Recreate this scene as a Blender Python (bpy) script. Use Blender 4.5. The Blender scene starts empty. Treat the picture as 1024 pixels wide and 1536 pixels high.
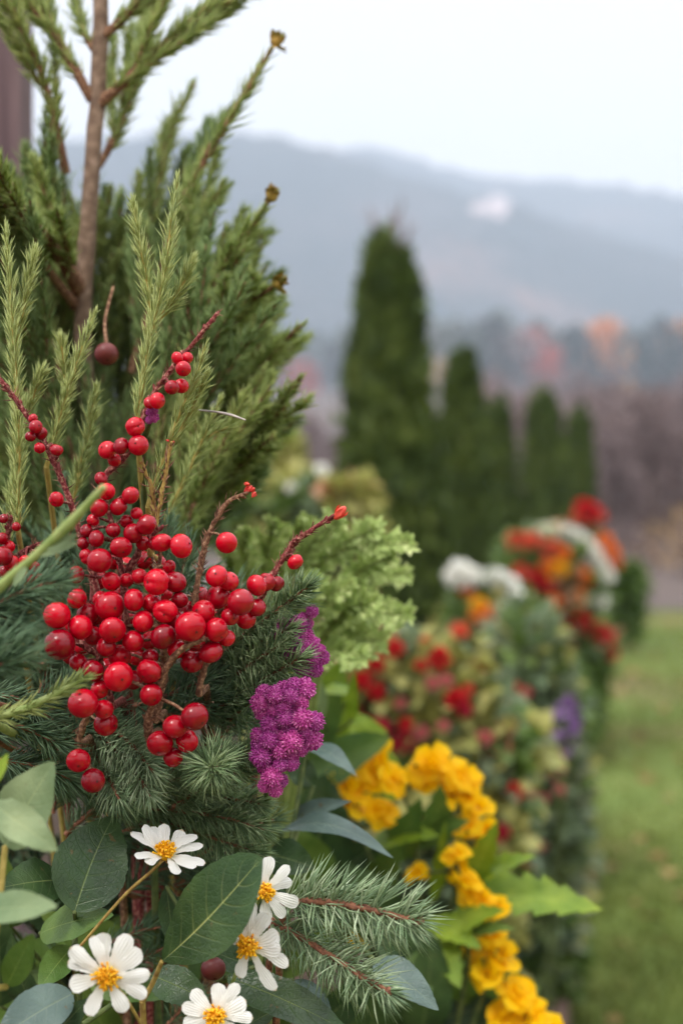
import bpy, math, random
import numpy as np
from mathutils import Vector, Matrix, Quaternion

R = math.radians
rng = np.random.default_rng(7)
random.seed(7)
scene = bpy.context.scene
COL = scene.collection

# ------------------------------------------------------------------ camera
CAM_H = 0.75
F = 1536 * 50 / 36.0            # focal length in pixels of the 1024x1536 photograph
cam_d = bpy.data.cameras.new("camera")
cam = bpy.data.objects.new("camera", cam_d)
COL.objects.link(cam)
cam.location = (0, 0, CAM_H)
cam.rotation_euler = (R(90), 0, 0)
cam_d.sensor_fit = 'VERTICAL'
cam_d.sensor_height = 36
cam_d.sensor_width = 24
cam_d.lens = 50
cam_d.clip_start = 0.02
cam_d.clip_end = 6000
cam_d.dof.use_dof = True
cam_d.dof.focus_distance = 0.495
cam_d.dof.aperture_fstop = 7.6
scene.camera = cam

# ------------------------------------------------------------------ sky, sun, exposure
SUN_EL, SUN_AZ = R(52), R(215)
world = bpy.data.worlds.new("World")
scene.world = world
world.use_nodes = True
nt = world.node_tree
nt.nodes.clear()
w_out = nt.nodes.new('ShaderNodeOutputWorld')
w_bg = nt.nodes.new('ShaderNodeBackground')
w_bg.inputs['Strength'].default_value = 0.12
sky = nt.nodes.new('ShaderNodeTexSky')
sky.sky_type = 'NISHITA'
sky.sun_disc = False
sky.sun_elevation = SUN_EL
sky.sun_rotation = SUN_AZ
w_tc = nt.nodes.new('ShaderNodeTexCoord')
w_sep = nt.nodes.new('ShaderNodeSeparateXYZ')
nt.links.new(w_tc.outputs['Generated'], w_sep.inputs[0])
w_ramp = nt.nodes.new('ShaderNodeValToRGB')          # overcast cloud deck, brighter overhead
w_ramp.color_ramp.elements[0].position = 0.0
w_ramp.color_ramp.elements[0].color = (0.40, 0.385, 0.37, 1)
w_ramp.color_ramp.elements[1].position = 0.9
w_ramp.color_ramp.elements[1].color = (1.0, 1.0, 1.0, 1)
w_e = w_ramp.color_ramp.elements.new(0.34)
w_e.color = (0.385, 0.372, 0.36, 1)
nt.links.new(w_sep.outputs['Z'], w_ramp.inputs[0])
w_noise = nt.nodes.new('ShaderNodeTexNoise')
w_noise.inputs['Scale'].default_value = 2.2
w_noise.inputs['Detail'].default_value = 4
nt.links.new(w_tc.outputs['Generated'], w_noise.inputs['Vector'])
w_mr = nt.nodes.new('ShaderNodeMapRange')
w_mr.inputs['From Min'].default_value = 0.3
w_mr.inputs['From Max'].default_value = 0.7
w_mr.inputs['To Min'].default_value = 19.0
w_mr.inputs['To Max'].default_value = 21.0
nt.links.new(w_noise.outputs[0], w_mr.inputs[0])
w_mul = nt.nodes.new('ShaderNodeVectorMath')
w_mul.operation = 'SCALE'
nt.links.new(w_ramp.outputs[0], w_mul.inputs[0])
nt.links.new(w_mr.outputs[0], w_mul.inputs['Scale'])
w_mix = nt.nodes.new('ShaderNodeMix')
w_mix.data_type = 'RGBA'
w_mix.inputs[0].default_value = 0.975
nt.links.new(sky.outputs[0], w_mix.inputs[6])
nt.links.new(w_mul.outputs[0], w_mix.inputs[7])
nt.links.new(w_mix.outputs[2], w_bg.inputs['Color'])
nt.links.new(w_bg.outputs[0], w_out.inputs['Surface'])

sun_d = bpy.data.lights.new("sun", 'SUN')
sun_d.energy = 1.5
sun_d.angle = R(10)
sun_d.color = (1.0, 0.95, 0.88)
sun = bpy.data.objects.new("sun", sun_d)
COL.objects.link(sun)
sv = Vector((math.sin(SUN_AZ) * math.cos(SUN_EL), math.cos(SUN_AZ) * math.cos(SUN_EL), math.sin(SUN_EL)))
sun.rotation_euler = sv.to_track_quat('Z', 'Y').to_euler()

scene.view_settings.view_transform = 'Standard'
scene.view_settings.look = 'None'
scene.view_settings.exposure = 0.5
scene.view_settings.gamma = 1
scene.view_settings.use_curve_mapping = False
cy = scene.cycles
cy.use_denoising = True
cy.denoiser = 'OPENIMAGEDENOISE'
cy.max_bounces = 6
cy.diffuse_bounces = 3
cy.glossy_bounces = 2
cy.transmission_bounces = 3
cy.volume_bounces = 1
cy.transparent_max_bounces = 4
cy.caustics_reflective = False
cy.caustics_refractive = False
cy.sample_clamp_indirect = 6

# ------------------------------------------------------------------ geometry helpers
def P(px, py, d):
    """the point seen at pixel (px, py) of the photograph at depth d metres"""
    return np.array(((px - 512) / F * d, d, CAM_H + (768 - py) / F * d))

def unit(v):
    v = np.asarray(v, float)
    n = np.linalg.norm(v, axis=-1, keepdims=True)
    return v / np.maximum(n, 1e-12)

def perp(v):
    v = unit(v)
    a = np.where(np.abs(v[..., 2:3]) < 0.9, np.array((0, 0, 1.0)), np.array((1.0, 0, 0)))
    s = unit(np.cross(v, a))
    return s, np.cross(s, v)

ORG = {}

class G:
    def __init__(self):
        self.V, self.L, self.T, self.M, self.UV = [], [], [], [], []
        self.n = 0
    def add(self, v, f, mat=0, uv=None):
        v = np.asarray(v, float).reshape(-1, 3)
        f = np.asarray(f, int)
        self.V.append(v)
        self.L.append((f + self.n).ravel())
        self.T.append(np.full(len(f), f.shape[1]))
        self.M.append(np.full(len(f), mat))
        if uv is None:
            self.UV.append(np.zeros((f.size, 2)))
        else:
            self.UV.append(np.asarray(uv, float)[f.ravel()])
        self.n += len(v)
    def mesh(self, name, mats, off=(0, 0, 0), smooth=True):
        me = bpy.data.meshes.new(name)
        if self.n == 0:
            return me
        V = np.concatenate(self.V) - np.asarray(off)
        L = np.concatenate(self.L); T = np.concatenate(self.T); M = np.concatenate(self.M)
        me.vertices.add(len(V)); me.vertices.foreach_set('co', V.ravel())
        me.loops.add(len(L)); me.loops.foreach_set('vertex_index', L.astype(np.int32))
        me.polygons.add(len(T))
        st = np.concatenate(([0], np.cumsum(T)[:-1]))
        me.polygons.foreach_set('loop_start', st.astype(np.int32))
        me.polygons.foreach_set('material_index', M.astype(np.int32))
        me.polygons.foreach_set('use_smooth', np.full(len(T), smooth))
        uvl = me.uv_layers.new(name='UVMap')
        uvl.data.foreach_set('uv', np.concatenate(self.UV).ravel().astype(np.float32))
        me.update(calc_edges=True)
        me.validate()
        for m in (mats if isinstance(mats, (list, tuple)) else [mats]):
            me.materials.append(m)
        return me
    def build(self, name, mats, parent=None, smooth=True, origin=None):
        off = ORG[parent.name] if parent is not None else np.zeros(3) if origin is None else np.asarray(origin)
        o = bpy.data.objects.new(name, self.mesh(name, mats, off, smooth))
        COL.objects.link(o)
        if parent is not None:
            o.parent = parent
        else:
            o.location = off
        ORG[o.name] = off
        return o

def tag(o, label=None, cat=None, group=None, kind=None):
    if label: o['label'] = label
    if cat: o['category'] = cat
    if group: o['group'] = group
    if kind: o['kind'] = kind
    return o

def thing(name, label, cat, loc, group=None):
    o = bpy.data.objects.new(name, None)
    o.empty_display_size = 0.02
    COL.objects.link(o)
    o.location = loc
    ORG[o.name] = np.asarray(loc, float)
    return tag(o, label, cat, group)

def put(name, me, parent, pos, quat=None, scale=1.0):
    """one instance of a shared mesh as a part of parent (world coordinates)"""
    o = bpy.data.objects.new(name, me)
    COL.objects.link(o)
    o.parent = parent
    o.location = np.asarray(pos) - ORG[parent.name]
    o.rotation_mode = 'QUATERNION'
    if quat is not None: o.rotation_quaternion = quat
    o.scale = (scale,) * 3 if np.isscalar(scale) else scale
    ORG[o.name] = np.asarray(ORG[parent.name])
    return o

def rquat():
    return Quaternion(unit(rng.normal(size=4)))

def spline(pts, n):
    pts = np.asarray(pts, float)
    if len(pts) == 2:
        t = np.linspace(0, 1, n)[:, None]
        return pts[0] * (1 - t) + pts[1] * t
    p = np.vstack((2 * pts[0] - pts[1], pts, 2 * pts[-1] - pts[-2]))
    seg = np.linalg.norm(np.diff(pts, axis=0), axis=1)
    cum = np.concatenate(([0], np.cumsum(seg))); cum /= cum[-1]
    out = []
    for t in np.linspace(0, 1, n):
        i = min(np.searchsorted(cum, t, side='right') - 1, len(pts) - 2)
        u = (t - cum[i]) / max(cum[i + 1] - cum[i], 1e-9)
        a, b, c, d = p[i], p[i + 1], p[i + 2], p[i + 3]
        out.append(0.5 * (2 * b + (c - a) * u + (2 * a - 5 * b + 4 * c - d) * u * u + (3 * b - a - 3 * c + d) * u ** 3))
    return np.array(out)

def plen(p):
    return float(np.linalg.norm(np.diff(p, axis=0), axis=1).sum())

def tube(g, pts, r, n=6, mat=0, rough=0.0, cap=True):
    pts = np.asarray(pts, float)
    m = len(pts)
    r = np.broadcast_to(np.interp(np.linspace(0, 1, m), np.linspace(0, 1, len(np.atleast_1d(r))), np.atleast_1d(r)), (m,)).copy()
    t = unit(np.gradient(pts, axis=0))
    s = perp(t[0])[0]
    rings = []
    a = np.linspace(0, 2 * math.pi, n, endpoint=False)
    for i in range(m):
        s = s - t[i] * np.dot(s, t[i])
        s = unit(s)
        b = np.cross(t[i], s)
        rr = r[i] * (1 + rough * rng.normal(size=n)) if rough else np.full(n, r[i])
        rings.append(pts[i] + (np.cos(a) * rr)[:, None] * s + (np.sin(a) * rr)[:, None] * b)
    V = np.vstack(rings)
    f = []
    for i in range(m - 1):
        for k in range(n):
            f.append((i * n + k, i * n + (k + 1) % n, (i + 1) * n + (k + 1) % n, (i + 1) * n + k))
    uv = np.column_stack((np.tile(np.arange(n) / n, m), np.repeat(np.linspace(0, 1, m), n)))
    g.add(V, f, mat, uv)
    if cap:
        c = np.vstack((V[-n:], pts[-1] + t[-1] * r[-1] * 0.8))
        g.add(c, [(k, (k + 1) % n, n) for k in range(n)], mat)

def needles(g, base, dirn, length, width, bend=0.15, bdir=None, mat=0, fine=True):
    """thin tapering three-sided needles, all in one go"""
    N = len(base)
    d = unit(dirn)
    s, b = perp(d)
    if bdir is None:
        bdir = unit(rng.normal(size=(N, 3)))
    L = np.broadcast_to(length, (N,))[:, None]
    W = np.broadcast_to(width, (N,))[:, None] * 0.5
    mid = base + d * L * 0.55 + bdir * L * bend * 0.3
    tip = base + d * L + bdir * L * bend
    ang = np.array((0, 2.094, 4.189)) + 0.0
    ph = rng.uniform(0, 6.28, (N, 1))
    ca, sa = np.cos(ang + ph), np.sin(ang + ph)
    rad = ca[:, :, None] * s[:, None, :] + sa[:, :, None] * b[:, None, :]
    if fine:
        r0 = base[:, None, :] + rad * W[:, None, :] * 0.7
        r1 = mid[:, None, :] + rad * W[:, None, :]
        V = np.concatenate((r0, r1, tip[:, None, :]), axis=1)
        q = np.array(((0, 1, 4, 3), (1, 2, 5, 4), (2, 0, 3, 5)))
        t = np.array(((3, 4, 6), (4, 5, 6), (5, 3, 6)))
        o = (np.arange(N) * 7)[:, None, None]
        n0 = g.n
        g.add(V.reshape(-1, 3), (q + o).reshape(-1, 4), mat)
        f2 = (t + o).reshape(-1, 3) + n0
        g.L.append(f2.ravel()); g.T.append(np.full(len(f2), 3)); g.M.append(np.full(len(f2), mat)); g.UV.append(np.zeros((f2.size, 2)))
    else:
        r1 = (base + d * L * 0.4)[:, None, :] + rad * W[:, None, :]
        V = np.concatenate((base[:, None, :], r1, tip[:, None, :]), axis=1)
        t = np.array(((0, 2, 1), (0, 3, 2), (0, 1, 3), (1, 2, 4), (2, 3, 4), (3, 1, 4)))
        o = (np.arange(N) * 5)[:, None, None]
        g.add(V.reshape(-1, 3), (t + o).reshape(-1, 3), mat)

def clothe(g, pts, nlen, nw, per_m, ang=35, ang_tip=12, start=0.0, flat=None, flatk=0.0, bend=0.12, tip_len=0.6, fine=True, mat=0, droop=0.0, jit=9):
    """needles all round a shoot, swept forward, shorter at the tip"""
    pts = np.asarray(pts)
    L = plen(pts)
    N = max(6, int(L * (1 - start) * per_m))
    t = np.sort(rng.uniform(start, 1, N))
    cum = np.concatenate(([0], np.cumsum(np.linalg.norm(np.diff(pts, axis=0), axis=1)))); cum /= cum[-1]
    base = np.column_stack([np.interp(t, cum, pts[:, k]) for k in range(3)])
    tg = np.gradient(pts, axis=0)
    tan = unit(np.column_stack([np.interp(t, cum, tg[:, k]) for k in range(3)]))
    s, b = perp(tan)
    phi = rng.uniform(0, 2 * math.pi, N)
    rad = np.cos(phi)[:, None] * s + np.sin(phi)[:, None] * b
    if flat is not None:
        fl = unit(np.asarray(flat, float))
        comp = (rad @ fl)[:, None] * fl
        rad = unit(rad - comp * flatk)
    u = np.clip((t - 0.8) / 0.2, 0, 1)
    a = np.radians(ang + (ang_tip - ang) * u + rng.normal(0, jit, N))
    dirn = tan * np.cos(a)[:, None] + rad * np.sin(a)[:, None]
    ln = nlen * (1 - (1 - tip_len) * u) * rng.uniform(0.75, 1.12, N)
    bd = unit(tan * 0.7 + rng.normal(size=(N, 3)) * 0.6 + np.array((0, 0, -droop)))
    needles(g, base, dirn, ln, nw * rng.uniform(0.8, 1.2, N), bend, bd, mat, fine)

def ball(n_lat=12, n_lon=18, f=None):
    th = np.linspace(0, math.pi, n_lat + 1)[1:-1]
    ph = np.linspace(0, 2 * math.pi, n_lon, endpoint=False)
    V = [(0, 0, 1)]
    for a in th:
        for p in ph:
            V.append((math.sin(a) * math.cos(p), math.sin(a) * math.sin(p), math.cos(a)))
    V.append((0, 0, -1))
    V = np.array(V, float)
    q, t = [], []
    for k in range(n_lon):
        t.append((0, 1 + k, 1 + (k + 1) % n_lon))
        e = 1 + (n_lat - 2) * n_lon
        t.append((len(V) - 1, e + (k + 1) % n_lon, e + k))
        for i in range(n_lat - 2):
            a = 1 + i * n_lon
            q.append((a + k, a + n_lon + k, a + n_lon + (k + 1) % n_lon, a + (k + 1) % n_lon))
    if f is not None:
        V = f(V)
    return V, q, t

def add_ball(g, c, r, lat=8, lon=12, mat=0, f=None):
    V, q, t = ball(lat, lon, f)
    n0 = g.n
    g.add(np.asarray(c) + V * r, q, mat)
    f2 = np.array(t) + n0
    g.L.append(f2.ravel()); g.T.append(np.full(len(f2), 3)); g.M.append(np.full(len(f2), mat)); g.UV.append(np.zeros((f2.size, 2)))

def fib(n, zmin=-1.0):
    i = np.arange(n) + 0.5
    z = 1 - (1 - zmin) * i / n
    a = i * 2.399963
    r = np.sqrt(np.maximum(0, 1 - z * z))
    return np.column_stack((r * np.cos(a), r * np.sin(a), z))

def blade(g, base, tip, width, nrm, prof=None, nu=9, nv=18, fold=0.15, arch=0.0, curl=0.0, ripple=0.0, side=0.0, mat=0, noise=0.0):
    """a broad leaf or petal: base to tip, a width profile over v, folded on the midrib, arched and rippled"""
    base, tip = np.asarray(base, float), np.asarray(tip, float)
    T = tip - base
    L = np.linalg.norm(T); T = T / L
    N = np.asarray(nrm, float); N = unit(N - T * np.dot(N, T))
    S = np.cross(T, N)
    v = np.linspace(0, 1, nv); u = np.linspace(-1, 1, nu)
    if prof is None:
        prof = lambda v: np.sin(math.pi * v ** 0.85) ** 0.8
    w = prof(v) * width * 0.5
    U, Vv = np.meshgrid(u, v)
    W = w[:, None]
    ph = rng.uniform(0, 6.28)
    Z = fold * np.abs(U) ** 1.3 * W + arch * L * np.sin(math.pi * Vv) - curl * L * Vv ** 2.5 + ripple * width * np.sin(Vv * 11 + ph + U) * np.abs(U) ** 1.5 * np.minimum(1, W / (width * 0.3))
    X = U * W + side * L * np.sin(math.pi * Vv)
    if noise:
        X = X + noise * width * rng.normal(size=X.shape) * (np.abs(U) > 0.98)
    V3 = base + (Vv * L)[..., None] * T + X[..., None] * S + Z[..., None] * N
    f = [(i * nu + k, i * nu + k + 1, (i + 1) * nu + k + 1, (i + 1) * nu + k) for i in range(nv - 1) for k in range(nu - 1)]
    g.add(V3.reshape(-1, 3), f, mat, np.column_stack(((U.ravel() + 1) / 2, Vv.ravel())))

def cards(g, pos, dirn, nrm, ln, wd, mat=0, cup=0.2):
    """many small folded leaves: a pointed oval of two faces either side of the midrib"""
    N = len(pos)
    d = unit(dirn)
    n = unit(nrm - d * (np.sum(nrm * d, axis=1, keepdims=True)))
    s = np.cross(d, n)
    L = np.broadcast_to(ln, (N,))[:, None]; W = np.broadcast_to(wd, (N,))[:, None] * 0.5
    b = pos
    m1 = pos + d * L * 0.45 - n * L * 0.05
    t = pos + d * L - n * L * 0.15
    l = pos + d * L * 0.45 + s * W + n * W * cup
    r = pos + d * L * 0.45 - s * W + n * W * cup
    l2 = pos + d * L * 0.78 + s * W * 0.65 + n * W * cup * .5
    r2 = pos + d * L * 0.78 - s * W * 0.65 + n * W * cup * .5
    m2 = pos + d * L * 0.78 - n * L * 0.1
    V = np.stack((b, m1, m2, t, l, l2, r, r2), axis=1)
    q = np.array(((0, 1, 4, 4), (1, 2, 5, 4), (2, 3, 5, 5), (0, 6, 1, 1), (1, 6, 7, 2), (2, 7, 3, 3)))
    o = (np.arange(N) * 8)[:, None]
    n0 = g.n
    quads = np.array(((1, 2, 5, 4), (1, 6, 7, 2)))
    tris = np.array(((0, 1, 4), (2, 3, 5), (0, 6, 1), (2, 7, 3)))
    g.add(V.reshape(-1, 3), (quads[None] + o[:, :, None]).reshape(-1, 4), mat)
    f2 = (tris[None] + o[:, :, None]).reshape(-1, 3) + n0
    g.L.append(f2.ravel()); g.T.append(np.full(len(f2), 3)); g.M.append(np.full(len(f2), mat)); g.UV.append(np.zeros((f2.size, 2)))

# ------------------------------------------------------------------ materials
def srgb(r, g, b):
    return tuple(((c / 255) / 12.92 if c / 255 <= 0.04045 else ((c / 255 + 0.055) / 1.055) ** 2.4) for c in (r, g, b)) + (1,)

def newmat(name):
    m = bpy.data.materials.new(name)
    m.use_nodes = True
    t = m.node_tree
    p = t.nodes['Principled BSDF']
    return m, t, p

def island_ramp(t, cols, noise_scale=None, mixin=0.4):
    geo = t.nodes.new('ShaderNodeNewGeometry')
    ramp = t.nodes.new('ShaderNodeValToRGB')
    el = ramp.color_ramp.elements
    el[0].color = cols[0]; el[0].position = 0
    el[1].color = cols[-1]; el[1].position = 1
    for i, c in enumerate(cols[1:-1]):
        e = el.new((i + 1) / (len(cols) - 1)); e.color = c
    if noise_scale:
        tc = t.nodes.new('ShaderNodeTexCoord')
        nz = t.nodes.new('ShaderNodeTexNoise'); nz.inputs['Scale'].default_value = noise_scale
        t.links.new(tc.outputs['Object'], nz.inputs['Vector'])
        mr = t.nodes.new('ShaderNodeMapRange'); mr.inputs[1].default_value = 0.3; mr.inputs[2].default_value = 0.7
        t.links.new(nz.outputs[0], mr.inputs[0])
        mx = t.nodes.new('ShaderNodeMix'); mx.inputs[0].default_value = mixin
        t.links.new(geo.outputs['Random Per Island'], mx.inputs[2]); t.links.new(mr.outputs[0], mx.inputs[3])
        t.links.new(mx.outputs[0], ramp.inputs[0])
    else:
        t.links.new(geo.outputs['Random Per Island'], ramp.inputs[0])
    return ramp

def foliage(name, cols, rough=0.5, transl=0.0, noise=None, spec=0.35, mixin=0.4):
    m, t, p = newmat(name)
    ramp = island_ramp(t, cols, noise, mixin)
    t.links.new(ramp.outputs[0], p.inputs['Base Color'])
    p.inputs['Roughness'].default_value = rough
    p.inputs['Specular IOR Level'].default_value = spec
    if transl:
        tr = t.nodes.new('ShaderNodeBsdfTranslucent')
        hs = t.nodes.new('ShaderNodeHueSaturation'); hs.inputs['Value'].default_value = 1.5; hs.inputs['Saturation'].default_value = 1.15
        t.links.new(ramp.outputs[0], hs.inputs['Color']); t.links.new(hs.outputs[0], tr.inputs['Color'])
        mx = t.nodes.new('ShaderNodeMixShader'); mx.inputs[0].default_value = transl
        t.links.new(p.outputs[0], mx.inputs[1]); t.links.new(tr.outputs[0], mx.inputs[2])
        t.links.new(mx.outputs[0], t.nodes['Material Output'].inputs['Surface'])
    return m

def noisy(name, c1, c2, scale, rough=0.8, bump=0.0, detail=5, c3=None, spec=0.3, bscale=None, coord='Object', stretch=None):
    m, t, p = newmat(name)
    tc = t.nodes.new('ShaderNodeTexCoord')
    vec = tc.outputs[coord]
    if stretch:
        mp = t.nodes.new('ShaderNodeMapping'); mp.inputs['Scale'].default_value = stretch
        t.links.new(vec, mp.inputs[0]); vec = mp.outputs[0]
    nz = t.nodes.new('ShaderNodeTexNoise'); nz.inputs['Scale'].default_value = scale; nz.inputs['Detail'].default_value = detail
    t.links.new(vec, nz.inputs['Vector'])
    ramp = t.nodes.new('ShaderNodeValToRGB'); el = ramp.color_ramp.elements
    el[0].position = 0.32; el[0].color = c1; el[1].position = 0.68; el[1].color = c2
    if c3:
        e = el.new(0.5); e.color = c3
    t.links.new(nz.outputs[0], ramp.inputs[0]); t.links.new(ramp.outputs[0], p.inputs['Base Color'])
    p.inputs['Roughness'].default_value = rough
    p.inputs['Specular IOR Level'].default_value = spec
    if bump:
        n2 = t.nodes.new('ShaderNodeTexNoise'); n2.inputs['Scale'].default_value = bscale or scale * 3; n2.inputs['Detail'].default_value = 6
        t.links.new(vec, n2.inputs['Vector'])
        bp = t.nodes.new('ShaderNodeBump'); bp.inputs['Strength'].default_value = bump; bp.inputs['Distance'].default_value = 0.3 / (bscale or scale * 3)
        t.links.new(n2.outputs[0], bp.inputs['Height']); t.links.new(bp.outputs[0], p.inputs['Normal'])
    return m

def math_node(t, op, a, b=None, c=None):
    n = t.nodes.new('ShaderNodeMath'); n.operation = op
    for i, x in enumerate((a, b, c)):
        if x is None: continue
        if isinstance(x, (int, float)): n.inputs[i].default_value = x
        else: t.links.new(x, n.inputs[i])
    return n.outputs[0]

def leafmat(name, c1, c2, vein, rough=0.4, transl=0.12, nveins=7, spec=0.4, veinw=0.03, sidek=0.24, bump=0.3):
    """broad leaf: mottled blade, pale midrib, faint side veins that run forward from it"""
    m, t, p = newmat(name)
    uv = t.nodes.new('ShaderNodeUVMap'); sp = t.nodes.new('ShaderNodeSeparateXYZ')
    t.links.new(uv.outputs[0], sp.inputs[0])
    u = math_node(t, 'ABSOLUTE', math_node(t, 'MULTIPLY_ADD', sp.outputs['X'], 2.0, -1.0))
    v = sp.outputs['Y']
    mid = math_node(t, 'SMOOTH_MIN', 1.0, math_node(t, 'MAXIMUM', 0.0, math_node(t, 'SUBTRACT', 1.0, math_node(t, 'DIVIDE', u, math_node(t, 'MULTIPLY_ADD', v, -veinw * 1.0, veinw * 1.6)))), 0.1)
    ph = math_node(t, 'MULTIPLY', math_node(t, 'SUBTRACT', v, math_node(t, 'MULTIPLY', math_node(t, 'POWER', u, 1.3), 0.22)), nveins)
    saw = math_node(t, 'ABSOLUTE', math_node(t, 'SUBTRACT', math_node(t, 'FRACT', ph), 0.5))
    side = math_node(t, 'MAXIMUM', 0.0, math_node(t, 'SUBTRACT', 1.0, math_node(t, 'DIVIDE', saw, 0.07)))
    side = math_node(t, 'MULTIPLY', side, math_node(t, 'SUBTRACT', 1.0, u))
    tc = t.nodes.new('ShaderNodeTexCoord')
    nz = t.nodes.new('ShaderNodeTexNoise'); nz.inputs['Scale'].default_value = 90; nz.inputs['Detail'].default_value = 5
    t.links.new(tc.outputs['Object'], nz.inputs['Vector'])
    ramp = t.nodes.new('ShaderNodeValToRGB'); el = ramp.color_ramp.elements
    el[0].position = 0.33; el[0].color = c1; el[1].position = 0.67; el[1].color = c2
    t.links.new(nz.outputs[0], ramp.inputs[0])
    mx = t.nodes.new('ShaderNodeMix'); mx.data_type = 'RGBA'
    fac = math_node(t, 'MINIMUM', 1.0, math_node(t, 'ADD', mid, math_node(t, 'MULTIPLY', side, sidek)))
    t.links.new(fac, mx.inputs[0]); t.links.new(ramp.outputs[0], mx.inputs[6]); mx.inputs[7].default_value = vein
    t.links.new(mx.outputs[2], p.inputs['Base Color'])
    p.inputs['Roughness'].default_value = rough; p.inputs['Specular IOR Level'].default_value = spec
    n2 = t.nodes.new('ShaderNodeTexNoise'); n2.inputs['Scale'].default_value = 700; n2.inputs['Detail'].default_value = 3
    t.links.new(tc.outputs['Object'], n2.inputs['Vector'])
    vo = t.nodes.new('ShaderNodeTexVoronoi'); vo.feature = 'DISTANCE_TO_EDGE'; vo.inputs['Scale'].default_value = 520
    t.links.new(tc.outputs['Object'], vo.inputs['Vector'])
    n3 = t.nodes.new('ShaderNodeTexNoise'); n3.inputs['Scale'].default_value = 260; n3.inputs['Detail'].default_value = 2
    t.links.new(tc.outputs['Object'], n3.inputs['Vector'])
    sp3 = t.nodes.new('ShaderNodeMapRange'); sp3.inputs[1].default_value = .69; sp3.inputs[2].default_value = .74
    t.links.new(n3.outputs[0], sp3.inputs[0])
    n4 = t.nodes.new('ShaderNodeTexNoise'); n4.inputs['Scale'].default_value = 28; n4.inputs['Detail'].default_value = 3
    t.links.new(tc.outputs['Object'], n4.inputs['Vector'])
    hs4 = t.nodes.new('ShaderNodeHueSaturation')
    t.links.new(math_node(t, 'MULTIPLY_ADD', n4.outputs[0], .9, .55), hs4.inputs['Value'])
    t.links.new(math_node(t, 'MULTIPLY_ADD', n4.outputs[0], -.10, .55), hs4.inputs['Hue'])
    t.links.new(mx.outputs[2], hs4.inputs['Color'])
    mx5 = t.nodes.new('ShaderNodeMix'); mx5.data_type = 'RGBA'
    t.links.new(math_node(t, 'MULTIPLY', sp3.outputs[0], .7), mx5.inputs[0]); t.links.new(hs4.outputs[0], mx5.inputs[6]); mx5.inputs[7].default_value = C(104, 84, 50)
    t.links.new(mx5.outputs[2], p.inputs['Base Color'])
    vmr = t.nodes.new('ShaderNodeMapRange'); vmr.inputs[2].default_value = .12; vmr.inputs[4].default_value = .35
    t.links.new(vo.outputs[0], vmr.inputs[0])
    n2o = math_node(t, 'ADD', n2.outputs[0], vmr.outputs[0])
    h = math_node(t, 'SUBTRACT', math_node(t, 'MULTIPLY', n2o, 0.5), math_node(t, 'MULTIPLY', math_node(t, 'ADD', mid, side), 0.6))
    bp = t.nodes.new('ShaderNodeBump'); bp.inputs['Strength'].default_value = bump; bp.inputs['Distance'].default_value = 0.0012
    t.links.new(h, bp.inputs['Height']); t.links.new(bp.outputs[0], p.inputs['Normal'])
    if transl:
        tr = t.nodes.new('ShaderNodeBsdfTranslucent'); t.links.new(mx.outputs[2], tr.inputs['Color'])
        ms = t.nodes.new('ShaderNodeMixShader'); ms.inputs[0].default_value = transl
        t.links.new(p.outputs[0], ms.inputs[1]); t.links.new(tr.outputs[0], ms.inputs[2])
        t.links.new(ms.outputs[0], t.nodes['Material Output'].inputs['Surface'])
    return m

C = srgb
M = {}
M['conifer'] = foliage('conifer_needles', [C(110, 130, 70), C(140, 158, 86), C(168, 180, 110), C(182, 186, 110)], 0.5, 0.28, 9)
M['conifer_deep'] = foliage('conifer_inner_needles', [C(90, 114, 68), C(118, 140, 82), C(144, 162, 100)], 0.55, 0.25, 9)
M['sprig'] = foliage('soft_sprig_needles', [C(118, 136, 76), C(150, 162, 92), C(176, 182, 112), C(134, 152, 98)], 0.45, 0.15, 30)
M['spruce'] = foliage('spruce_needles', [C(76, 102, 70), C(104, 130, 88), C(136, 158, 112), C(176, 190, 148)], 0.38, 0.12, 40, mixin=0.3)
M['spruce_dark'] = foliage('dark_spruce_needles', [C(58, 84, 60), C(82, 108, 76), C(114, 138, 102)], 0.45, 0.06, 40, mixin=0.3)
M['glauc'] = foliage('frosted_fir_needles', [C(92, 120, 86), C(124, 148, 110), C(156, 176, 136), C(190, 202, 170)], 0.42, 0.05, 60, mixin=0.25)
M['bark'] = noisy('young_conifer_bark', C(104, 84, 72), C(150, 126, 110), 220, 0.9, 0.6, c3=C(122, 100, 84))
M['twig'] = noisy('brown_twig_bark', C(78, 50, 38), C(172, 138, 108), 800, 0.9, 1.0, c3=C(118, 82, 62))
M['firtwig'] = noisy('russet_shoot_bark', C(92, 52, 42), C(158, 108, 82), 800, 0.75, 0.6)
M['redtwig'] = noisy('dark_red_twig_bark', C(74, 26, 28), C(176, 128, 112), 900, 0.85, 1.0, c3=C(118, 44, 46))
M['strawtwig'] = noisy('straw_twig', C(128, 96, 50), C(176, 152, 84), 400, 0.8, 0.5)
M['sprigstem'] = noisy('yellow_green_stem', C(140, 126, 58), C(170, 150, 84), 300, 0.7, 0.3)
M['greenstem'] = noisy('pale_green_stem', C(120, 140, 72), C(158, 168, 104), 200, 0.6, 0.2)
M['darkstem'] = noisy('dull_green_stem', C(60, 76, 40), C(98, 108, 60), 200, 0.7, 0.3)

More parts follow.
